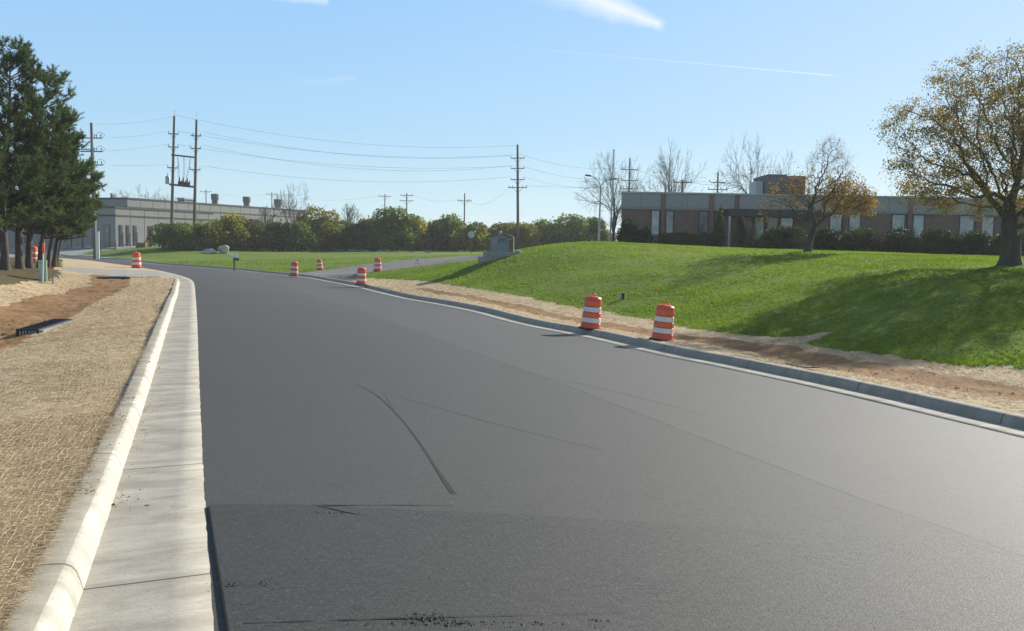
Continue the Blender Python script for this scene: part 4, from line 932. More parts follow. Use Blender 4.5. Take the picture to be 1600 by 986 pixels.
m_wire = simple('wire', (0.05, 0.05, 0.055), 0.5, 0.1, 5)
m_stone = simple('cut_stone', (0.36, 0.345, 0.32), 0.9, 0.2, 3, bump=0.02, bscale=12, dirt=(0.24, 0.22, 0.20))
m_rock = simple('boulder', (0.42, 0.39, 0.36), 0.9, 0.25, 2, bump=0.04, bscale=6, dirt=(0.26, 0.24, 0.22))
m_white = simple('white_paint', (0.75, 0.75, 0.74), 0.4, 0.05, 5)
m_black = simple('black_metal', (0.025, 0.027, 0.03), 0.5, 0.1, 6)
m_green = simple('pedestal_green', (0.36, 0.47, 0.36), 0.45, 0.08, 5)
m_dkgreen = simple('dark_green_plastic', (0.03, 0.09, 0.05), 0.5, 0.1, 5)
m_pink = simple('orange_sleeve', (0.75, 0.13, 0.05), 0.5, 0.08, 5)
m_bumper = simple('bumper_concrete', (0.30, 0.28, 0.26), 0.9, 0.2, 5)
def basis_from_up(up, rz=0):
    up = Vector(up).normalized(); q = up.to_track_quat('Z', 'Y'); return (q @ Matrix.Rotation(rz, 4, 'Z').to_quaternion()).to_euler()
# ---- drums --------------------------------------------------------------------
DG = 'orange and white channelizer drums along the roadworks'
def make_drum():
    r = thing('traffic_drum', 'x', 'traffic drum', group=DG)
    rad = lambda z: 0.285-0.055*(z/0.93)
    b = MB(); pr = [(rad(0), 0.05)]
    for z0, z1 in ((0.05, 0.20), (0.20, 0.36), (0.36, 0.50), (0.50, 0.66), (0.66, 0.91)):
        pr += [(rad(z0)-0.0, z0+0.012), (rad(z1)-0.0, z1-0.012), (rad(z1)-0.012, z1)]
    pr += [(rad(.93)-0.03, 0.935), (0.12, 0.955), (0.0, 0.96)]
    b.lathe(pr, 32).build('body', m_orange, r, True)
    for z0, z1, mt in ((0.215, 0.345, m_band), (0.375, 0.485, m_orange2), (0.515, 0.645, m_band), (0.69, 0.80, m_orange2)):
        MB().lathe([(rad(z0)+0.0005, z0), (rad(z0)+0.004, z0+0.002), (rad(z1)+0.004, z1-0.002), (rad(z1)+0.0005, z1)], 32).build('reflective_band', mt, r, True)
    MB().lathe([(0.30, 0.0), (0.345, 0.005), (0.34, 0.045), (0.295, 0.06)], 28).build('base_ring', m_rubber, r, True)
    h = MB(); h.tube([(-0.06, 0, 0.93), (-0.065, 0, 0.985), (-0.035, 0, 1.025), (0, 0, 1.035), (0.035, 0, 1.025), (0.065, 0, 0.985), (0.06, 0, 0.93)], 0.017, 8)
    h.build('handle', m_orange, r, True)
    return r
drum0 = make_drum(); first = True
for (u, v, sc_, tilt, rz, lb) in [
    (922, 515, 1.0, 0.085, 0.5, 'orange and white traffic drum on the right verge, left one of the near pair'),
    (1034, 532.5, 1.0, 0.085, 0.9, 'orange and white traffic drum nearest the camera, right one of the near pair'),
    (564, 445, 1.0, 0.05, 0.2, 'traffic drum behind the right kerb at the near edge of the excavated driveway entrance'),
    (590, 424, 1.0, -0.01, 1.2, 'traffic drum beside the grey driveway, on the grass edge'),
    (500, 422, 1.0, -0.10, 0.7, 'traffic drum leaning left on the lawn beyond the driveway mouth'),
    (459, 431, 1.0, 0.06, 2.2, 'traffic drum on the kerb at the far corner of the driveway mouth'),
    (213.5, 419, 1.0, -0.02, 0.1, 'reddish traffic drum on the left kerb where the road bends'),
    (53, 408, 1.0, 0.0, 0.1, 'traffic drum half hidden between the pine trunks')]:
    d = drum0 if first else copy_tree(drum0); first = False
    d['label'] = lb; d.location = spot(u, v) if u > 60 else (lambda p: (p[0], p[1], G(p[0], p[1])))(at(52, 408, 52))
    d.rotation_euler = basis_from_up((tilt, 0, 1), rz); d.scale = (sc_,)*3
# ---- utility poles -------------------------------------------------------------
def arm(mb, ins, z, half, pins, y=0.0, th=0.11, ph=0.28, x0=0.0, brace=True, tree=None):
    mb.box((x0, y-0.12, z), (2*half, 0.10, th))
    if brace: mb.tube([(x0-half*0.55, y-0.1, z-0.05), (0, 0, z-0.75)], 0.022, 4); mb.tube([(x0+half*0.55, y-0.1, z-0.05), (0, 0, z-0.75)], 0.022, 4)
    for px_ in pins: ins.append(MB().lathe([(0.025, 0), (0.03, ph*0.3), (0.075, ph*0.4), (0.05, ph*0.6), (0.07, ph*0.75), (0.03, ph)], 8, (x0+px_, y-0.12, z+th/2)))
def pole(name, u, vb, vt, depth, arms, label_, r0=0.19, extra=None, lean=0.0, rot=0.0, group='wooden power poles'):
    p = at(u, vb, depth); gz_ = G(p[0], p[1]); H = at(u, vt, depth)[2]-gz_
    root = thing(name, label_, 'utility pole', (p[0], p[1], gz_-0.1), rot, group); root.rotation_euler = (0, lean, rot)
    MB().tube([(0, 0, 0), (0, 0, H*0.5), (0, 0, H+0.1)], [r0, r0*0.82, r0*0.62], 10).build('shaft', m_wood, root, True)
    for (v, half, pins) in arms:
        z = at(u, v, depth)[2]-gz_; a_, i_ = MB(), []; arm(a_, i_, z, half, pins); ao = a_.build('crossarm', m_wood, root)
        for q_ in i_: q_.build('insulator', m_insul, ao, True)
    return root, H
pL, hL = pole('power_pole', 149, 404, 192, 93, [], 'tall wooden power pole beside the pines with three tiers of switch gear', 0.2, lean=-0.012)
for v in (216, 237, 258):
    z = at(149, v, 93)[2]-pL.location.z; a_, i_ = MB(), []; arm(a_, i_, z, 1.15, (-1.0, -0.55, 0.35, 0.55, 1.0), ph=0.34, brace=False); a_.tube([(-1.1, -.12, z), (-1.45, -.12, z+0.28), (-1.1, -.12, z+0.6), (-0.6, -.12, z+0.55)], 0.02, 4); a_.tube([(1.1, -.12, z), (1.4, -.12, z+0.28), (1.0, -.12, z+0.6), (0.6, -.12, z+0.5)], 0.02, 4)
    ao = a_.build('crossarm', m_wood, pL); [q_.build('insulator', m_insul, ao, True) for q_ in i_]
cd = MB(); [cd.tube([(x_, -0.22, 0), (x_, -0.2, hL*0.66), (x_*.6, -0.2, hL*0.9)], 0.045, 6) for x_ in (0.2, 0.32)]; cd.build('conduit', m_steel, pL, True)
tr_ = MB().bx(0.02, 0.40, -0.35, 0.1, hL*0.49, hL*0.545); tr_.build('cable_box', m_steel, pL)
p = at(154.5, 407, 92); root = thing('steel_post', 'pale square steel post standing against the power pole by the pines', 'post', (p[0], p[1], G(p[0], p[1])))
MB().box((0, 0, 1.35), (0.15, 0.15, 2.8)).build('shaft', m_lightpole, root, bevel=0.02); MB().box((0, 0, 2.77), (0.23, 0.23, 0.05)).build('cap', m_steel, root)
D2 = 113
pA, hA = pole('power_pole', 267.5, 388, 181, D2, [(208, 0.65, (-0.6, 0.6)), (228.5, 0.65, (-0.6, 0.6)), (261, 0.65, (-0.6, 0.6))], 'left wooden pole of the tall twin poles above the hedgerow', 0.21, lean=0.035)
pB, hB = pole('power_pole', 303, 388, 187, D2, [(211, 0.65, (-0.4, 0.6)), (231, 0.65, (-0.6, 0.6)), (264, 0.65, (-0.6, 0.6))], 'right wooden pole of the tall twin poles above the hedgerow', 0.21, lean=0.030)
for pp in (pA, pB):
    MB().tube([(0, 0, hA), (0.05, 0, hA+0.9)], 0.03, 5).build('lightning_rod', m_steel, pp)
mb = MB().lathe([(0.0, 0), (0.26, 0.02), (0.27, 0.9), (0.2, 1.0), (0.0, 1.02)], 14, (-0.62, -0.1, at(260, 288, D2)[2]-pA.location.z)); mb.tube([(-0.6, -.1, at(260, 288, D2)[2]-pA.location.z+1.0), (-0.6, -.1, at(260, 288, D2)[2]-pA.location.z+1.4)], 0.06, 6)
mb.build('transformer', m_steel, pA, True)
a1, b1 = at(271, 242.5, D2), at(308, 246.5, D2); a2, b2 = at(268, 288.5, D2), at(306, 292.5, D2)
root = thing('pole_platform', 'timber crossbeams with switch gear slung between the tall twin poles', 'platform', tuple(a2))
mb = MB(); rel = lambda q: tuple(np.array(q)-a2)
d1 = np.array(b1)-a1; mb.tube([rel(a1-d1*0.06+[0, -.25, 0]), rel(b1+[0, -.25, 0])], 0.10, 4); mb.build('upper_beam', m_wood, root)
mb = MB(); mb.tube([rel(a2-d1*0.06+[0, -.25, 0]), rel(b2+[0, -.25, 0])], 0.13, 4); mb.build('lower_beam', m_wood, root)
for f in (0.36, 0.52, 0.68):
    q = np.array(a2)+(np.array(b2)-a2)*f+[0, -.25, 0.1]; g = MB(); g.lathe([(0.2, 0), (0.22, 0.35), (0.12, 0.42), (0.09, 0.5), (0.13, 0.6), (0.08, 0.7), (0.12, 0.8), (0.05, 1.0)], 10, rel(q)); g.lathe([(0.06, 0), (0.1, 0.3), (0.04, 0.6)], 8, rel(q+[0.28, 0, 0])); g.build('switch', m_insul, root, True)
wv = MB()
for f, g_ in ((0.2, 0.36), (0.2, 0.30), (0.45, 0.5), (0.5, 0.55), (0.75, 0.62), (0.75, 0.68)):
    q0 = np.array(a1)+d1*f+[0, -.25, 0]; q1 = np.array(a2)+(np.array(b2)-a2)*g_+[0, -.25, 1.0]; wv.tube([rel(q0), rel((q0+q1)/2+[0.08, 0, 0]), rel(q1)], 0.018, 4)
wv.build('jumper_wires', m_wire, root)
D3 = 124
pC, hC = pole('power_pole', 809.5, 388, 226, D3, [(246, 0.95, (-0.9, -0.05, 0.9)), (262, 0.95, (-0.9, 0.9)), (279.5, 0.95, (-0.9, 0.9)), (292, 1.3, (-1.2, -0.7, 0.7, 1.2))], 'tall wooden power pole with four crossarms behind the stone sign', 0.23, lean=-0.022)
far = [(322.5, 375, 296, 210, [(299, 1.3, (-1.2, 1.2))], 'small far pole above the factory roof beside the first roof vent'),
       (425, 375, 300, 215, [(303, 1.3, (-1.2, 1.2))], 'far pole above the factory roof beside the last roof vent'),
       (451.5, 375, 301, 215, [(304, 1.2, (-1.1, 1.1))], 'far pole seen through the bare hedgerow tree'),
       (601, 375, 303, 190, [(306, 1.35, (-1.2, -0.5, 0.5, 1.2))], 'left one of the two far utility poles over the hedgerow'),
       (635, 375, 302, 170, [(304.5, 1.2, (-1.1, 1.1)), (313, 1.3, (-1.2, 1.2))], 'right one of the two far utility poles, with two crossarms'),
       (725, 380, 302, 160, [(313, 1.3, (-1.2, -0.9, -0.6, 0.6, 0.9, 1.2))], 'far utility pole left of the tall centre power pole'),
       (980.5, 385, 247, 130, [(264, 1.2, (-1.1, 1.1)), (281, 1.2, (-1.1, 1.1)), (294, 1.3, (-1.2, 1.2))], 'power pole with three crossarms seen through the bare tree at the flagpole'),
       (1063, 385, 281, 95, [(283.5, 1.0, (-0.9, 0.9))], 'short pole just right of the lone bare tree above the flat roof'),
       (1118, 385, 268, 120, [(284, 1.0, (-1.1, 1.1)), (295, 1.3, (-1.2, -0.4, 0.4, 1.2))], 'power pole standing alone above the flat roof of the brick building')]
for (u, vb, vt, d, ar, lb) in far: pole('power_pole', u, vb, vt, d, ar, lb, 0.16, group='far utility poles')
# ---- wires --------------------------------------------------------------------
def wire(a, b, sag, label_, r=0.012, group='power lines'):
    a, b = np.array(a), np.array(b); ts = np.linspace(0, 1, 26); pts = [tuple(a*(1-q)+b*q-np.array([0, 0, sag*4*q*(1-q)])-a) for q in ts]
    root = MB().tube(pts, r, 5, False).build('power_line', m_wire); root.location = tuple(a); tag(root, label_, 'power line', group=group)
for (u0, v0, d0, u1, v1, d1_, sag, lb) in [
    (176, 215, 93, 261, 205, D2, 0.15, 'top wire between the pine-side pole and the twin poles'),
    (160, 236, 93, 261, 225, D2, 0.15, 'middle wire between the pine-side pole and the twin poles'),
    (176, 258, 93, 261, 257, D2, 0.1, 'lowest wire between the pine-side pole and the twin poles'),
    (150, 194, 93, 276, 180, D2, 0.3, 'faint ground wire at the very top between pine-side pole and twin poles'),
    (276, 180, D2, 807, 227, D3, 1.6, 'thin ground wire from the twin pole tops to the centre pole top'),
    (317, 206, D2, 798, 243, D3, 1.5, 'uppermost power wire from the twin poles to the centre pole'),
    (280, 205, D2, 816, 241, D3, 1.5, 'second power wire from the twin poles to the centre pole'),
    (317, 227, D2, 798, 259, D3, 1.7, 'third power wire from the twin poles to the centre pole'),
    (280, 226, D2, 816, 258, D3, 1.4, 'fourth power wire from the twin poles to the centre pole'),
    (317, 259, D2, 798, 276, D3, 1.3, 'lowest and most visible wire from the twin poles to the centre pole'),
    (816, 242, D3, 977, 262, 130, 0.8, 'highest wire leaving the centre pole to the right'),
    (816, 259, D3, 977, 279, 130, 0.8, 'second wire leaving the centre pole to the right'),
    (816, 276, D3, 977, 291, 130, 0.8, 'third wire leaving the centre pole to the right'),
    (820, 290, D3, 985, 291.5, 130, 0.2, 'nearly level dark wire leaving the lowest arm of the centre pole'),
    (798, 290, D3, 729, 312, 160, 1.6, 'slack wire dropping from the centre pole to the far pole at its left'),
    (714, 312, 160, 643, 304, 170, 0.7, 'wire between the far poles left of the centre pole'),
    (593, 305, 190, 432, 303, 215, 1.3, 'far wire over the hedgerow between bare tree and far poles'),
    (417, 303, 215, 330, 299, 210, 0.8, 'far wire over the factory roof vents'),
    (150, 285, 130, 316, 299, 210, 2.0, 'far wire over the left end of the factory roof'),
    (985, 262, 130, 1110, 284, 120, 0.6, 'far wire above the flat roof left of the lone pole'),
    (1070, 283.5, 95, 1180, 287, 95, 0.3, 'far wire above the flat roof behind the bare tree')]:
    wire(at(u0, v0, d0), at(u1, v1, d1_), sag, lb)
# ---- lamp post, flagpole ----------------------------------------------------------
D4 = 84; p = at(935, 384, D4); gz_ = G(p[0], p[1]); sc4 = D4/1400
root = thing('street_lamp', 'double-headed lamp post on the lawn crest left of the brick building', 'street lamp', (p[0], p[1], gz_-0.1)); root.rotation_euler = (0, 0.012, 0)
zj = at(935, 288, D4)[2]-gz_
MB().tube([(0, 0, 0), (0, 0, zj)], [0.11, 0.07], 10).build('pole', m_lightpole, root, True)
for sx in (-1, 1):
    rise = 0.85 if sx < 0 else 0.6
    a_ = MB().tube([(0, 0, zj-0.1), (sx*0.12, 0, zj+0.2), (sx*0.5, 0, zj+rise*0.75), (sx*1.0, 0, zj+rise)], 0.035, 6).build('arm', m_lightpole, root, True)
    h_ = MB().box((sx*1.2, 0, zj+rise+0.03), (0.55, 0.28, 0.14), M=Matrix.Rotation(-sx*0.12, 3, 'Y')).build('lamp_head', m_black, root, bevel=0.03)
p = at(953, 383, 60); gz_ = G(p[0], p[1]); H = at(955, 235, 60)[2]-gz_
root = thing('flagpole', 'slim bare flagpole in front of the left corner of the brick building', 'flagpole', (p[0], p[1], gz_-0.05)); root.rotation_euler = (0, 0.016, 0)
MB().tube([(0, 0, 0), (0, 0, H)], [0.06, 0.035], 10).build('pole', m_steel, root, True); MB().lathe([(0, 0), (0.07, 0.05), (0.07, 0.09), (0, 0.14)], 10, (0, 0, H)).build('finial', m_steel, root, True)
MB().tube([(0.08, -0.02, 0.9), (0.07, -0.02, H-0.1)], 0.008, 4).build('halyard', m_wire, root)
# ---- brick building ------------------------------------------------------------
def brickmat(name, c1, c2, mort, sx=1.0):
    m, t = mat_new(name); oc = t.node('ShaderNodeTexCoord').outputs['Object']; se = t.node('ShaderNodeSeparateXYZ', {0: oc}).outputs
    hx = t.math('ADD', se[0], se[1]); vec = t.node('ShaderNodeCombineXYZ', {0: hx, 1: se[2], 2: 0.0}).outputs[0]
    b = t.node('ShaderNodeTexBrick', {'Vector': vec, 'Color1': (*c1, 1), 'Color2': (*c2, 1), 'Mortar': (*mort, 1), 'Scale': 1.0, 'Mortar Size': 0.008, 'Brick Width': 0.21*sx, 'Row Height': 0.072*sx, 'Bias': 0.0})
    n = t.noise(oc, 1.3, 5, 0.65); c = t.mix(t.remap(n, 0.35, 0.65, 0, 0.35), b.outputs[0], [x*0.6 for x in c1])
    finish(t, t.node('ShaderNodeBsdfPrincipled', {'Base Color': c, 'Roughness': 0.9, 'Specular IOR Level': 0.2}).outputs[0]); return m
m_brick = brickmat('brown_brick', (0.22, 0.115, 0.085), (0.28, 0.15, 0.11), (0.24, 0.21, 0.18))
m_aggr = simple('aggregate_panel', (0.37, 0.36, 0.335), 0.95, 0.18, 8, bump=0.01, bscale=90, dirt=(0.28, 0.28, 0.28))
m_fasc = simple('fascia_strip', (0.30, 0.30, 0.29), 0.7, 0.1, 4)
m_roofedge = simple('roof_coping', (0.50, 0.51, 0.51), 0.5, 0.08, 4)
m_dark = simple('dark_recess', (0.05, 0.05, 0.05), 0.8, 0.15, 5)
def glassmat(name, col, rough=0.06):
    m, t = mat_new(name); oc = t.node('ShaderNodeTexCoord').outputs['Object']; n = t.noise(oc, 1.2, 3)
    c = t.mix(t.remap(n, 0.4, 0.6), col, [x*1.6 for x in col])
    b = t.node('ShaderNodeBump', {'Height': t.noise(oc, 0.8, 2), 'Strength': 0.15, 'Distance': 0.02}).outputs[0]
    finish(t, t.node('ShaderNodeBsdfPrincipled', {'Base Color': c, 'Roughness': rough, 'Specular IOR Level': 1.0, 'Metallic': 0.25, 'Normal': b}).outputs[0]); return m
m_glass = glassmat('window_glass', (0.17, 0.195, 0.195)); m_glassd = glassmat('window_glass_dark', (0.07, 0.08, 0.085), 0.1)
m_dkunit = simple('dark_unit', (0.13, 0.125, 0.12), 0.8, 0.1, 4); DB = 62.0; c0 = at(970, 390, DB); zg = 1.15
root = thing('brick_building', 'long low brown brick office with grey panel fascia and flat roof on the crest', 'building', (c0[0], c0[1], zg))
ztop = at(970, 299, DB)[2]-zg; X = lambda u: (at(u, 340, DB)[0]-c0[0]); Wd = 40.0; zf0 = at(1035, 326.5, DB)[2]-zg
zoff = lambda u: 0.0
SK = c0[0]/DB*22
def body(x0, x1, y1, z0, z1): return MB().add([(x0, 0, z0), (x1, 0, z0), (x1, y1, z0), (x0+SK, y1, z0), (x0, 0, z1), (x1, 0, z1), (x1, y1, z1), (x0+SK, y1, z1)], [(3, 2, 1, 0), (4, 5, 6, 7), (0, 1, 5, 4), (1, 2, 6, 5), (2, 3, 7, 6), (3, 0, 4, 7)])
body(0, Wd, 22, -1.5, zf0).build('wall', m_brick, root)
edges_ = [970, 1032, 1039, 1108, 1114, 1148, 1153, 1318, 1324, 1418, 1424, 1525, 1531, 1632, 1638, 1750]
fo = body(-0.03, Wd+0.03, 22.05, zf0+0.06, ztop-0.10).build('fascia', m_aggr, root)
sl_ = MB(); k = 0
for u0, u1 in zip(edges_[0::2], edges_[1::2]):
    n = max(1, round((X(u1)-X(u0))/1.6)); xs_ = np.linspace(X(u0), X(u1), n+1)
    for a_, b_ in zip(xs_[:-1], xs_[1:]): sl_.bx(a_+0.012, b_-0.012, -0.07, -0.021, zf0+0.09, ztop-0.13)
sl_.build('fascia_panels', m_aggr, root)
MB().bx(-0.06, Wd+0.1, -0.13, -0.001, ztop-0.10, ztop).build('roof_coping', m_roofedge, root); body(-0.06, Wd+0.1, 22.1, ztop-0.098, ztop-0.01).build('roof', m_fasc, root)
MB().bx(-0.03, Wd+0.07, -0.10, -0.001, zf0-0.05, zf0+0.055).build('fascia_strip', m_fasc, root)
for u in (1035.5, 1111, 1150.5, 1321, 1421, 1528, 1635):
    MB().bx(X(u)-0.15, X(u)+0.15, -0.16, 0, -1.4, ztop-0.12).build('pilaster', m_brick, root)
def window(u0, u1, gm=m_glass, v1=372):
    z1 = zf0-0.08; z0 = at(u0, v1, DB)[2]-zg; x0, x1 = X(u0), X(u1); f = MB(); 
    f.bx(x0, x0+0.06, -0.05, -0.001, z0, z1); f.bx(x1-0.06, x1, -0.05, -0.001, z0, z1); f.bx(x0+0.061, x1-0.061, -0.05, -0.001, z1-0.06, z1); f.bx(x0+0.061, x1-0.061, -0.05, -0.001, z0, z0+0.06)
    fo_ = f.build('window', m_dark, root); MB().bx(x0+0.062, x1-0.062, -0.025, -0.002, z0+0.061, z1-0.061).build('pane', gm, fo_)
for u0, u1 in ((1017, 1031), (1040, 1053), (1091, 1107), (1116, 1121), (1296, 1316), (1326, 1345), (1393, 1415), (1426, 1445), (1499, 1523), (1533, 1554), (1606, 1630), (1640, 1662)): window(u0, u1)
can = MB(); can.bx(X(1129), X(1272), -1.6, -0.17, at(1130, 338, DB)[2]-zg, at(1130, 327.5, DB)[2]-zg); can.build('entrance_canopy', m_dark, root)
for u0, u1, g in ((1160, 1176, m_glassd), (1179, 1195, m_glass), (1198, 1216, m_glassd), (1219, 1240, m_glass)): window(u0, u1, g, 384)
MB().bx(X(1131), X(1133.5), -1.55, -1.4, -1, at(1130, 339, DB)[2]-zg).build('canopy_post', m_lightpole, root)
ub = MB().bx(X(1236), X(1268), 6, 10, ztop-0.3, at(1250, 273, DB+6)[2]-zg); ub.build('rooftop_unit', m_dkunit, root)
MB().bx(X(1268)+0.01, X(1300), 6, 10, ztop-0.3, at(1250, 275, DB+6)[2]-zg).build('brick_penthouse', m_brick, root)
MB().bx(X(1222), X(1234), 7, 9, ztop-0.3, at(1250, 284, DB+7)[2]-zg).build('roof_duct', m_roofedge, root)
# ---- grey factory -----------------------------------------------------------------
m_fact = simple('factory_panel', (0.27, 0.265, 0.245), 0.85, 0.08, 0.6, dirt=(0.22, 0.21, 0.19)); m_fact2 = simple('factory_panel_light', (0.36, 0.35, 0.32), 0.85, 0.08, 0.6)
m_stripe = simple('dark_band', (0.05, 0.048, 0.045), 0.7, 0.1, 3); m_vent = simple('roof_vent', (0.20, 0.19, 0.18), 0.6, 0.2, 3, metal=0.3)
ang = math.atan2(0.916, 0.4)
def block(name, label_, corner, L, Wb, z0, ztop_, wins, bands, cat='building', wt=1.0):
    root = thing(name, label_, cat, (corner[0], corner[1], z0), ang)
    H = ztop_-z0
    MB().bx(0, L, 0, Wb, -1, H-0.25).build('wall', m_fact, root)        # local x along the long face, local y into the building
    MB().bx(-0.08, L+0.08, -0.08, Wb+0.08, H-0.25, H).build('parapet_cap', m_stripe, root)
    for zz, hh in bands: MB().bx(-0.05, L+0.05, -0.05, Wb+0.05, H-zz-hh, H-zz).build('dark_band', m_stripe, root)
    pn = MB()
    for x_ in np.arange(2.5, L, 2.5): pn.bx(x_-0.03, x_+0.03, -0.012, 0.0, 0, H-0.3)
    pn.build('panel_joints', m_stripe, root)
    return root, H
# near wing : long face runs away to the right, end face looks at the road
cn_ = at(181, 384, 120); z0 = 0.45; zt = at(181, 322.5, 120)[2]
nw, H1 = block('factory_wing', 'low grey factory wing with tall narrow dark windows beyond the parking lot', (cn_[0], cn_[1]), 18.5, 10.3, z0, zt, [], [(1.1, 0.22)])
def fx_(u, corner, lim=40):                     # distance along the long face for an image column
    d = raydir(u, 380)[:2]; c_ = np.array(corner[:2]); e = np.array([math.cos(ang), math.sin(ang)])
    M2 = np.array([[d[0], -e[0]], [d[1], -e[1]]]); s_ = np.linalg.solve(M2, c_); return s_[1]
def slot(root, x0, x1, z0_, z1_, face='long'):
    f = MB(); g = MB()
    if face == 'long':
        f.bx(x0, x1, -0.06, -0.001, z0_, z1_); o_ = f.build('window', m_dark, root); g.bx(x0+0.08, x1-0.08, -0.08, -0.061, z0_+0.08, z1_-0.08)
    else:
        f.bx(-0.06, -0.001, x0, x1, z0_, z1_); o_ = f.build('window', m_dark, root); g.bx(-0.08, -0.061, x0+0.08, x1-0.08, z0_+0.08, z1_-0.08)
    g.build('pane', m_glassd, o_)
for u0, u1 in ((186.5, 191.5), (197.5, 202), (208.5, 213.5), (231.5, 237), (243.5, 248.5), (255.5, 261)):
    slot(nw, fx_(u0, cn_), fx_(u1, cn_), 0.1, 3.1)
for y0 in (1.0, 3.2, 6.0, 8.2): slot(nw, y0, y0+1.1, 0.1, 3.1, 'end')
cf = at(200, 384, 135); zt2 = at(200, 308.5, 135)[2]
fb, H2 = block('factory', 'long flat-roofed grey factory hall rising behind the low wing and hedgerow', (cf[0], cf[1]), 43.0, 45, z0, zt2, [], [(1.35, 0.2)])
for y0 in (2.5, 6.0, 9.5, 14, 18, 22, 27, 32): slot(fb, y0, y0+1.2, 0.4, 4.2, 'end')
def fvent(u, vt, vb, wpx, d, label_, rect=False):
    p = at(u, vb, d); zb_ = zt2-0.3; H = at(u, vt, d)[2]-zb_; r_ = wpx*d/2800
    root = thing('roof_vent', label_, 'roof vent', (p[0], p[1], zb_), ang, 'vents on the factory roof')
    if rect:
        MB().bx(-r_, r_, -r_*0.6, r_*0.6, 0, H*0.75).build('housing', m_vent, root); MB().bx(-r_*1.1, r_*1.1, -r_*0.7, r_*0.7, H*0.75+0.002, H).build('hood', m_roofedge, root)
    else:
        MB().lathe([(r_*0.8, 0), (r_*0.8, H*0.55)], 16).build('stack', m_vent, root, True); MB().lathe([(r_*0.95, H*0.56), (r_, H*0.62), (r_, H*0.97), (r_*0.9, H)], 16).build('hood', m_vent, root, True)
fvent(336, 303, 323, 12, 158, 'round roof vent nearest the twin poles on the factory roof'); fvent(385.5, 307.5, 325, 12, 168, 'middle round roof vent on the factory roof'); fvent(434, 311.5, 328, 12, 180, 'rightmost round roof vent on the factory roof')
fvent(291, 309.5, 318, 22, 150, 'wide low rooftop unit between the twin poles', True); fvent(177, 302, 310, 7, 142, 'small square vent on the left end of the factory roof', True); fvent(463, 328, 340, 22, 178, 'wide grey box low at the right end of the factory roof', True)
# ---- sign -------------------------------------------------------------------------
DS = 51.0; p = at(781, 401, DS); zb_ = at(781, 393, DS)[2]; s5 = DS/1400
root = thing('monument_sign', 'stone monument sign with arched tan frame and pale panel with blue letters on the slope', 'sign', (p[0], p[1], zb_), -0.08)
m_tan = simple('tan_stone', (0.21, 0.155, 0.07), 0.85, 0.2, 4, bump=0.01, bscale=20); m_panel = simple('sign_panel', (0.24, 0.27, 0.275), 0.6, 0.05, 3); m_ink = simple('sign_blue', (0.03, 0.06, 0.22), 0.5, 0.05, 3); m_ink2 = simple('sign_grey_ink', (0.12, 0.15, 0.20), 0.5, 0.05, 3); m_inkr = simple('sign_faded_red', (0.38, 0.28, 0.30), 0.5, 0.05, 3)
W2 = 21.5*s5; Ht = 27*s5
arch = [(-W2, 0), (-W2, Ht*0.86)] + [(W2*q, Ht*(0.86+0.22*(1-q*q))) for q in np.linspace(-0.95, 0.95, 13)] + [(W2, Ht*0.86), (W2, 0)]
MB().prism([(x_, z_) for x_, z_ in arch[::-1]], -0.22, 0.22).build('frame', m_tan, root, bevel=0.01)
W3 = 14.2*s5
pan = [(-W3, 0.02), (-W3, Ht*0.74)] + [(W3*q, Ht*(0.76+0.13*(1-q*q))) for q in np.linspace(-0.95, 0.95, 11)] + [(W3, Ht*0.74), (W3, 0.02)]
po = MB().prism([(x_, z_) for x_, z_ in pan[::-1]], -0.26, -0.221).build('panel', m_panel, root)
MB().prism([(-0.09, Ht*0.93), (-0.06, Ht*1.17), (0.06, Ht*1.17), (0.09, Ht*0.93)], -0.27, 0.24).build('keystone', m_stone, root)
for sx in (-1, 1): MB().box((sx*(W3+0.06), -0.25, Ht*0.72), (0.17, 0.06, 0.06)).build('frame_shoulder', m_stone, root)
bs = MB(); x_ = -W2-0.12
rsn = random.Random(4)
for row, (za, zb2, xa, xb) in enumerate(((-0.30, -0.005, -W2-0.14, W2+0.30), (-0.62, -0.305, -W2-0.42, W2*0.9), (-0.95, -0.625, -W2-0.42, W2*0.2), (-1.35, -0.955, -W2-0.40, -W2+0.5))):
    x_ = xa
    while x_ < xb-0.05:
        w_ = min(rsn.uniform(0.3, 0.6), xb-x_); bs.bx(x_+0.006, x_+w_-0.006, -0.42+rsn.uniform(-.02, .02), 0.42, za, zb2); x_ += w_
bs.build('stone_base', m_stone, root, bevel=0.02)
def text(s, size, x_, z_, mat, parent, name='lettering', y=-0.268, sxx=1.0):
    cu = bpy.data.curves.new(name, 'FONT'); cu.body = s; cu.size = size; cu.align_x = 'CENTER'; cu.extrude = 0.004; tmp = bpy.data.objects.new('tmp', cu); COL.objects.link(tmp)
    dg = bpy.context.evaluated_depsgraph_get(); me = bpy.data.meshes.new_from_object(tmp.evaluated_get(dg)); bpy.data.objects.remove(tmp); me.materials.clear(); me.materials.append(mat); me.name = name
    o = bpy.data.objects.new(name, me); COL.objects.link(o); o.parent = parent; o.location = (x_, y, z_); o.rotation_euler = (math.pi/2, 0, 0); o.scale = (sxx, 1, 1); return o
text('IMS', 0.44, 0.17, Ht*0.46, m_ink, po, sxx=0.8)
lg = MB(); lg.lathe([(0.0, 0), (0.13, 0.0), (0.13, 0.012), (0.0, 0.012)], 16); lo = lg.build('emblem', m_inkr, po); lo.rotation_euler = (math.pi/2, 0, 0); lo.location = (-0.27, -0.262, Ht*0.55)
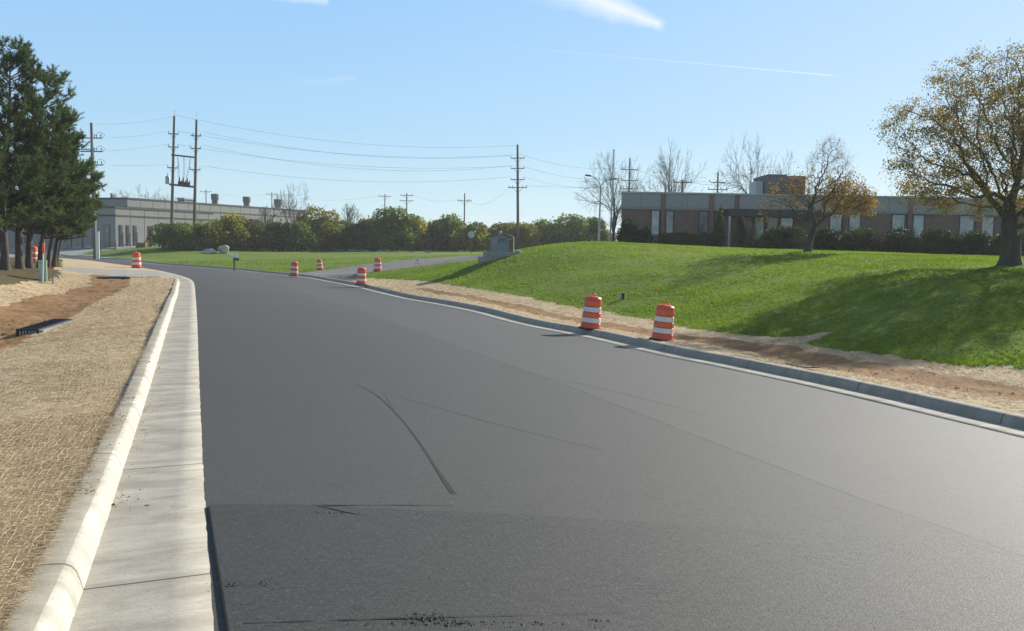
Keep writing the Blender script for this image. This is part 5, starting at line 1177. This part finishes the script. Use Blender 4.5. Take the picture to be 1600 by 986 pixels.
def scribble(z_, x0, x1, h, mat, seed):                # lines of small print, too small to read in the photograph
    r_ = random.Random(seed); b = MB(); x_ = x0
    while x_ < x1:
        for _ in range(r_.randint(3, 8)):
            if x_ > x1: break
            b.bx(x_, x_+0.016, -0.266, -0.261, z_, z_+h*r_.choice((0.7, 0.7, 1.0))); b.bx(x_, x_+0.034, -0.266, -0.261, z_+h*0.7*r_.random(), z_+h*0.7*r_.random()+0.014); x_ += 0.042
        x_ += 0.03
    b.build('small_print', mat, po)
scribble(Ht*0.27, -0.30, 0.30, 0.055, m_ink2, 1); scribble(Ht*0.14, -0.42, 0.42, 0.05, m_ink2, 2); scribble(Ht*0.745, -0.03, 0.17, 0.05, m_ink2, 3)
# ---- boulders -----------------------------------------------------------------
def boulder(name, label_, loc, d, seed, mat=m_rock, group=None):
    import bmesh
    bm = bmesh.new(); bmesh.ops.create_icosphere(bm, subdivisions=3, radius=1); r_ = np.random.default_rng(seed); dirs = r_.normal(0, 1, (9, 3)); dirs /= np.linalg.norm(dirs, axis=1)[:, None]; cut = r_.uniform(0.55, 0.85, 9)
    for v in bm.verts:
        q = np.array(v.co)
        for dd, c_ in zip(dirs, cut):
            s_ = q@dd
            if s_ > c_: q = q-dd*(s_-c_)
        v.co = (q[0]*d[0], q[1]*d[1], q[2]*d[2])
    me = bpy.data.meshes.new(name); bm.to_mesh(me); bm.free(); me.materials.append(mat); o = bpy.data.objects.new(name, me); COL.objects.link(o); o.location = loc; return tag(o, label_, 'boulder', group)
q = spot(350, 396); boulder('boulder', 'pale wedge-shaped boulder in front of the hedgerow, the larger of two', (q[0], q[1], q[2]+0.28), (0.75, 0.6, 0.75), 3)
q = spot(326, 396); boulder('boulder', 'flat grey boulder in front of the hedgerow, left of the wedge-shaped one', (q[0], q[1], q[2]+0.1), (0.95, 0.6, 0.45), 5)
q = spot(811, 397); boulder('boulder', 'small pale stone at the right foot of the monument sign', (p[0]+1.02, p[1]-0.3, zb_-0.05), (0.24, 0.2, 0.16), 6)
n = 420; u_ = rng.uniform(-40, 140, n); pts = np.array([hit(a_, 386.5+rng.normal(0, 1.6)+max(0, a_-90)*0.01) for a_ in u_])
pts[:, 2] = T(pts[:, 0], pts[:, 1])+K+0.1
clods('riprap', pts, rng.uniform(0.2, 0.5, n), m_rock, 'band of pale riprap stones beyond the pines at the parking lot', 'riprap')
# ---- wheel stops -------------------------------------------------------------------
first = None
for (u, v) in [(433, 389.7), (452, 390), (470.5, 390), (489.5, 390.5), (510, 391), (529.5, 391.3), (551.5, 391.7), (573, 392), (595, 392.5), (619, 393), (643, 393.5), (668, 394)]:
    if first is None:
        first = MB().prism([(-0.09, 0), (0.09, 0), (0.06, 0.16), (-0.06, 0.16)], -0.4, 0.4).build('wheel_stop', m_bumper, bevel=0.01); o = first
    else: o = first.copy(); COL.objects.link(o)
    tag(o, 'low concrete wheel stop at the foot of the hedgerow, back edge of the lawn', 'wheel stop', 'wheel stops in a line along the hedgerow foot'); q = spot(u, v+0.8); o.location = q; o.rotation_euler = (0, 0, math.pi/2)
# ---- mailbox ----------------------------------------------------------------------
q = spot(366, 421); root = thing('mailbox', 'white mailbox with dark green newspaper box on a wooden post at the far kerb', 'mailbox', q, 0.25)
MB().box((0, 0, 0.42), (0.13, 0.13, 1.0)).build('post', m_wood, root)
mbx = MB(); prof = [(-0.11, 0)] + [(0.11*math.cos(a_), 0.15+0.11*math.sin(a_)) for a_ in np.linspace(math.pi, 0, 9)] + [(0.11, 0)]
vs = [(x_, y_, z_) for x_ in (-0.36, 0.26) for y_, z_ in prof]; n = len(prof)
mbx.add([(a_, b_, c_+0.96) for a_, b_, c_ in vs], [tuple(range(n-1, -1, -1)), tuple(range(n, 2*n))]+[(i, (i+1) % n, (i+1) % n+n, i+n) for i in range(n)]); bo = mbx.build('box', m_white, root, True)
MB().box((-0.37, 0, 1.07), (0.015, 0.2, 0.2)).build('door', m_steel, bo); MB().box((0.1, -0.12, 1.2), (0.03, 0.012, 0.16)).build('flag', m_pink, bo)
MB().box((0.16, 0, 0.80), (0.46, 0.2, 0.2)).build('newspaper_box', m_dkgreen, root, bevel=0.02)
# ---- pedestal, marker post, gooseneck ------------------------------------------------
q = spot(67, 437.5); dq = q[1]
root = thing('utility_pedestal', 'pale green utility pedestal box at the foot of the pines', 'utility box', (q[0], q[1], q[2]-0.05), 0.42)
MB().box((0, 0, 0.43), (0.34, 0.30, 0.86)).build('housing', m_green, root, bevel=0.02); MB().box((0, 0, 0.885), (0.38, 0.34, 0.05)).build('lid', m_green, root, bevel=0.015); MB().box((0, -0.158, 0.35), (0.22, 0.012, 0.6)).build('door', m_green, root, bevel=0.003)
q2 = spot(66.5, 440); root = thing('marker_post', 'white marker post with an orange top sleeve leaning beside the green pedestal', 'marker post', (q2[0], q2[1], q2[2]-0.05)); root.rotation_euler = (0, 0.045, 0)
MB().tube([(0, 0, 0), (0, 0, 1.30)], 0.030, 10).build('post', m_white, root, True); MB().lathe([(0.055, 1.28), (0.06, 1.3), (0.055, 1.70), (0.04, 1.74), (0, 1.75)], 12).build('sleeve', m_pink, root, True); MB().tube([(0, 0, 1.74), (0, 0, 1.98)], 0.010, 6).build('whip', m_wood, root)
q3 = spot(83, 443); root = thing('vent_pipe', 'grey gooseneck vent pipe curving out of the straw beside the pedestal', 'pipe', q3)
m_pipe = simple('old_pvc', (0.36, 0.31, 0.28), 0.6, 0.15, 6)
MB().tube([(0, 0, -0.1), (0, 0, 0.2), (0.02, 0, 0.27)]+[(0.13-0.12*math.cos(a_), 0, 0.28+0.12*math.sin(a_)) for a_ in np.linspace(0.2, 2.7, 8)]+[(0.26, 0, 0.20)], 0.042, 12).build('pipe', m_pipe, root, True)
for i, (u, v, lb) in enumerate(((57.5, 430, 'small orange utility flag left of the green pedestal'), (78.5, 424, 'small orange utility flag right of the green pedestal'))):
    q = spot(u, v+3); root = thing('marker_flag', lb, 'marker flag', q, 0.3); MB().tube([(0, 0, 0), (0, 0, 0.32)], 0.006, 5).build('wire', m_steel, root); MB().box((0.055, 0, 0.26), (0.11, 0.006, 0.09)).build('flag', m_pink, root)
# ---- storm inlet in the ditch ---------------------------------------------------------
pa, pb = hit(43, 524), hit(98, 502.5); mid_ = (pa+pb)/2; ax = (pb-pa)[:2]; Lg = np.linalg.norm(ax); th = math.atan2(ax[1], ax[0])
root = thing('storm_inlet', 'black slatted storm drain inlet lying in the bare soil ditch', 'storm drain', (mid_[0], mid_[1], G(mid_[0], mid_[1])-0.02), th)
W5 = 0.48; fr2 = MB(); h0 = 0.12
fr2.bx(-Lg/2, Lg/2, -W5/2, -W5/2+0.05, -0.1, h0); fr2.bx(-Lg/2, Lg/2, W5/2-0.05, W5/2, -0.1, h0); fr2.bx(-Lg/2, -Lg/2+0.05, -W5/2+0.051, W5/2-0.051, h0-0.04, h0); fr2.bx(Lg/2-0.05, Lg/2, -W5/2+0.051, W5/2-0.051, -0.1, h0); fr2.build('frame', m_black, root)
gb = MB(); nb_ = 22
for i in range(nb_): x_ = -Lg/2+0.09+(Lg-0.18)*i/(nb_-1); gb.bx(x_-0.012, x_+0.012, -W5/2+0.052, W5/2-0.052, h0-0.05, h0+0.002)
for y_ in (-0.15, 0, 0.15): gb.bx(-Lg/2+0.051, Lg/2-0.051, y_-0.012, y_+0.012, h0-0.055, h0-0.008)
gb.build('grate', m_black, root)
vb = MB(); [vb.bx(-Lg/2, -Lg/2+0.03, y_-0.012, y_+0.012, -0.1, h0-0.041) for y_ in np.linspace(-W5/2+0.08, W5/2-0.08, 6)]; vb.build('throat_bars', m_steel, root)
MB().bx(-Lg/2-0.02, Lg/2+0.15, -W5/2-0.10, -W5/2-0.003, -0.1, h0-0.03).build('concrete_edge', m_bumper, root)
q = spot(178, 434.5); root = thing('culvert_plate', 'dark grey steel plate lying over the ditch by the sidewalk', 'steel plate', (q[0], q[1], q[2]+0.03), 0.5)
MB().box((0, 0, 0), (1.4, 0.8, 0.06)).build('plate', m_black, root, bevel=0.01); MB().box((0.1, -0.2, 0.05), (0.9, 0.12, 0.05)).build('rib', m_steel, root)
# ---- debris, stakes, marker box -----------------------------------------------------------
m_bark2 = simple('rotten_board', (0.05, 0.04, 0.03), 0.9, 0.3, 6)
pa, pb = hit(1230, 573), hit(1279, 580); dv = (pb-pa)[:2]; root = thing('broken_board', 'dark warped strip of wood lying on the straw behind the right kerb', 'board', (pa[0], pa[1], G(pa[0], pa[1])+0.02), math.atan2(dv[1], dv[0])); Lb = np.linalg.norm(dv)
sb = MB(); nseg = 7
for i in range(nseg):
    x0, x1 = Lb*i/nseg, Lb*(i+1)/nseg; w_ = 0.05+0.03*abs(i-2.5)/3; z_ = 0.02+0.03*((i-3)/3)**2; sb.box(((x0+x1)/2, 0.02*math.sin(i), z_), (x1-x0+0.01, 2*w_, 0.018), M=Matrix.Rotation(-0.02*(i-3), 3, 'Y'))
sb.build('plank', m_bark2, root)
q = spot(1214, 524); root = thing('survey_stake', 'thin grey survey stake standing at the shaded lawn edge on the right', 'stake', (q[0], q[1], q[2]-0.05)); MB().box((0, 0, 0.33), (0.022, 0.014, 0.72), taper=0.8).build('stake', m_wood, root)
q = spot(973, 468); root = thing('marker_box', 'small dark marker box with pale edges on the lawn above the near drums', 'utility marker', (q[0], q[1], q[2]-0.03), 0.2)
MB().box((0, 0, 0.14), (0.11, 0.09, 0.30)).build('box', m_black, root, bevel=0.01); MB().box((-0.075, 0.0, 0.14), (0.035, 0.08, 0.29)).build('side_plate', m_steel, root); MB().box((0, 0, 0.30), (0.16, 0.11, 0.02)).build('lid', m_steel, root)
q = spot(652, 414); root = thing('floodlight', 'small white floodlight on thin black legs beside the driveway', 'floodlight', q, 0.5)
lg_ = MB(); [lg_.tube([(0, 0, 0.42), (math.cos(a_)*0.17, math.sin(a_)*0.17, 0)], 0.014, 5) for a_ in (0.5, 2.6, 4.7)]; lg_.build('legs', m_black, root)
MB().box((0.04, 0, 0.5), (0.34, 0.16, 0.10), M=Matrix.Rotation(0.45, 3, 'Y')).build('lamp_head', m_white, root, bevel=0.02)
q = spot(736, 398); zc = at(736, 366.5, q[1])[2]-q[2]; root = thing('round_sign', 'round white disc sign on a thin post in front of the hedgerow', 'sign', q)
dk = MB().lathe([(0, 0), (5.2*q[1]/1400, 0), (5.2*q[1]/1400, 0.03), (0, 0.03)], 24).build('disc', m_roofedge, root); dk.location = (0, -0.03, zc); dk.rotation_euler = (math.pi/2, 0, 0)
MB().tube([(0, 0.04, -0.1), (0, 0.04, zc)], 0.03, 6).build('post', m_wood, root)
# ---- railing, bollard, bench slats and planting by the factory --------------------------------
gp0, gp1 = spot(181, 386.8), spot(225, 386.3); root = thing('pipe_railing', 'low black pipe railing with upright posts at the edge of the parking lot', 'railing', gp0); e = np.array(gp1)-gp0
rl = MB(); rl.tube([(0, 0, 0.32), tuple(e+[0, 0, 0.32])], 0.035, 6); rl.build('rail', m_black, root)
for f, h_ in ((0, 0.9), (0.27, 1.9), (0.52, 1.9), (0.77, 1.9), (1.0, 0.5)): MB().tube([tuple(e*f), tuple(e*f+[0, 0, h_])], 0.045, 6).build('post', m_black, root)
g0 = at(157, 379, 110); root = thing('slatted_barrier', 'low dark slatted barrier beside the power pole at the parking lot', 'fence', (g0[0], g0[1], G(g0[0], g0[1])))
for k in range(3): MB().box((0.9, 0, 0.35+0.4*k), (2.0, 0.06, 0.16), M=Matrix.Rotation(-0.03, 3, 'Y')).build('slat', m_vent, root)
for x_ in (0.0, 1.8): MB().box((x_, 0.05, 0.6), (0.1, 0.04, 1.3)).build('post', m_black, root)
q = spot(255, 387.5); root = thing('bollard', 'short olive wooden post at the left end of the hedgerow', 'post', q); m_olive = simple('olive_wood', (0.15, 0.14, 0.04), 0.8, 0.15, 5)
MB().box((0, 0, 0.45), (0.28, 0.28, 0.9), taper=0.95).build('post', m_olive, root); MB().box((0, 0, 0.91), (0.32, 0.32, 0.04)).build('cap', m_steel, root)
bush('conifer', 235, 384, 357, 117, 12, m_shrubb, 'small cone-shaped brownish conifer against the factory wing', 'conifer', lumps=5, n=2500, leaf=0.13, ry=0.7)
bush('low_shrub', 229, 384.5, 373, 116, 9, m_shruby, 'low bright yellow green shrub at the conifer foot by the factory', 'shrub', lumps=4, n=900, leaf=0.12, ry=0.6)
g0 = spot(216, 385); root = thing('brick_planter', 'low reddish brick planter left of the small conifer', 'planter', (g0[0], 113.5, G(g0[0]*113.5/g0[1], 113.5))); root.location.x = g0[0]*113.5/g0[1]
MB().box((0.4, 0, 0.25), (1.2, 0.6, 0.7)).build('wall', m_brick, root); MB().box((0.4, 0, 0.63), (1.3, 0.7, 0.06)).build('coping', m_stone, root)

# ---- air ----------------------------------------------------------------------------
m_haze, t = mat_new('haze_air')
t.l.new(t.node('ShaderNodeVolumePrincipled', {'Color': (0.93, 0.97, 1.0, 1), 'Density': 0.00045, 'Anisotropy': 0.3}).outputs[0], t.node('ShaderNodeOutputMaterial').inputs['Volume'])
hz = MB().bx(-900, 900, -60, 1500, -30, 22).build('haze', m_haze); tag(hz, 'thin pale autumn haze in the air over road and lawns', 'haze', kind='stuff')
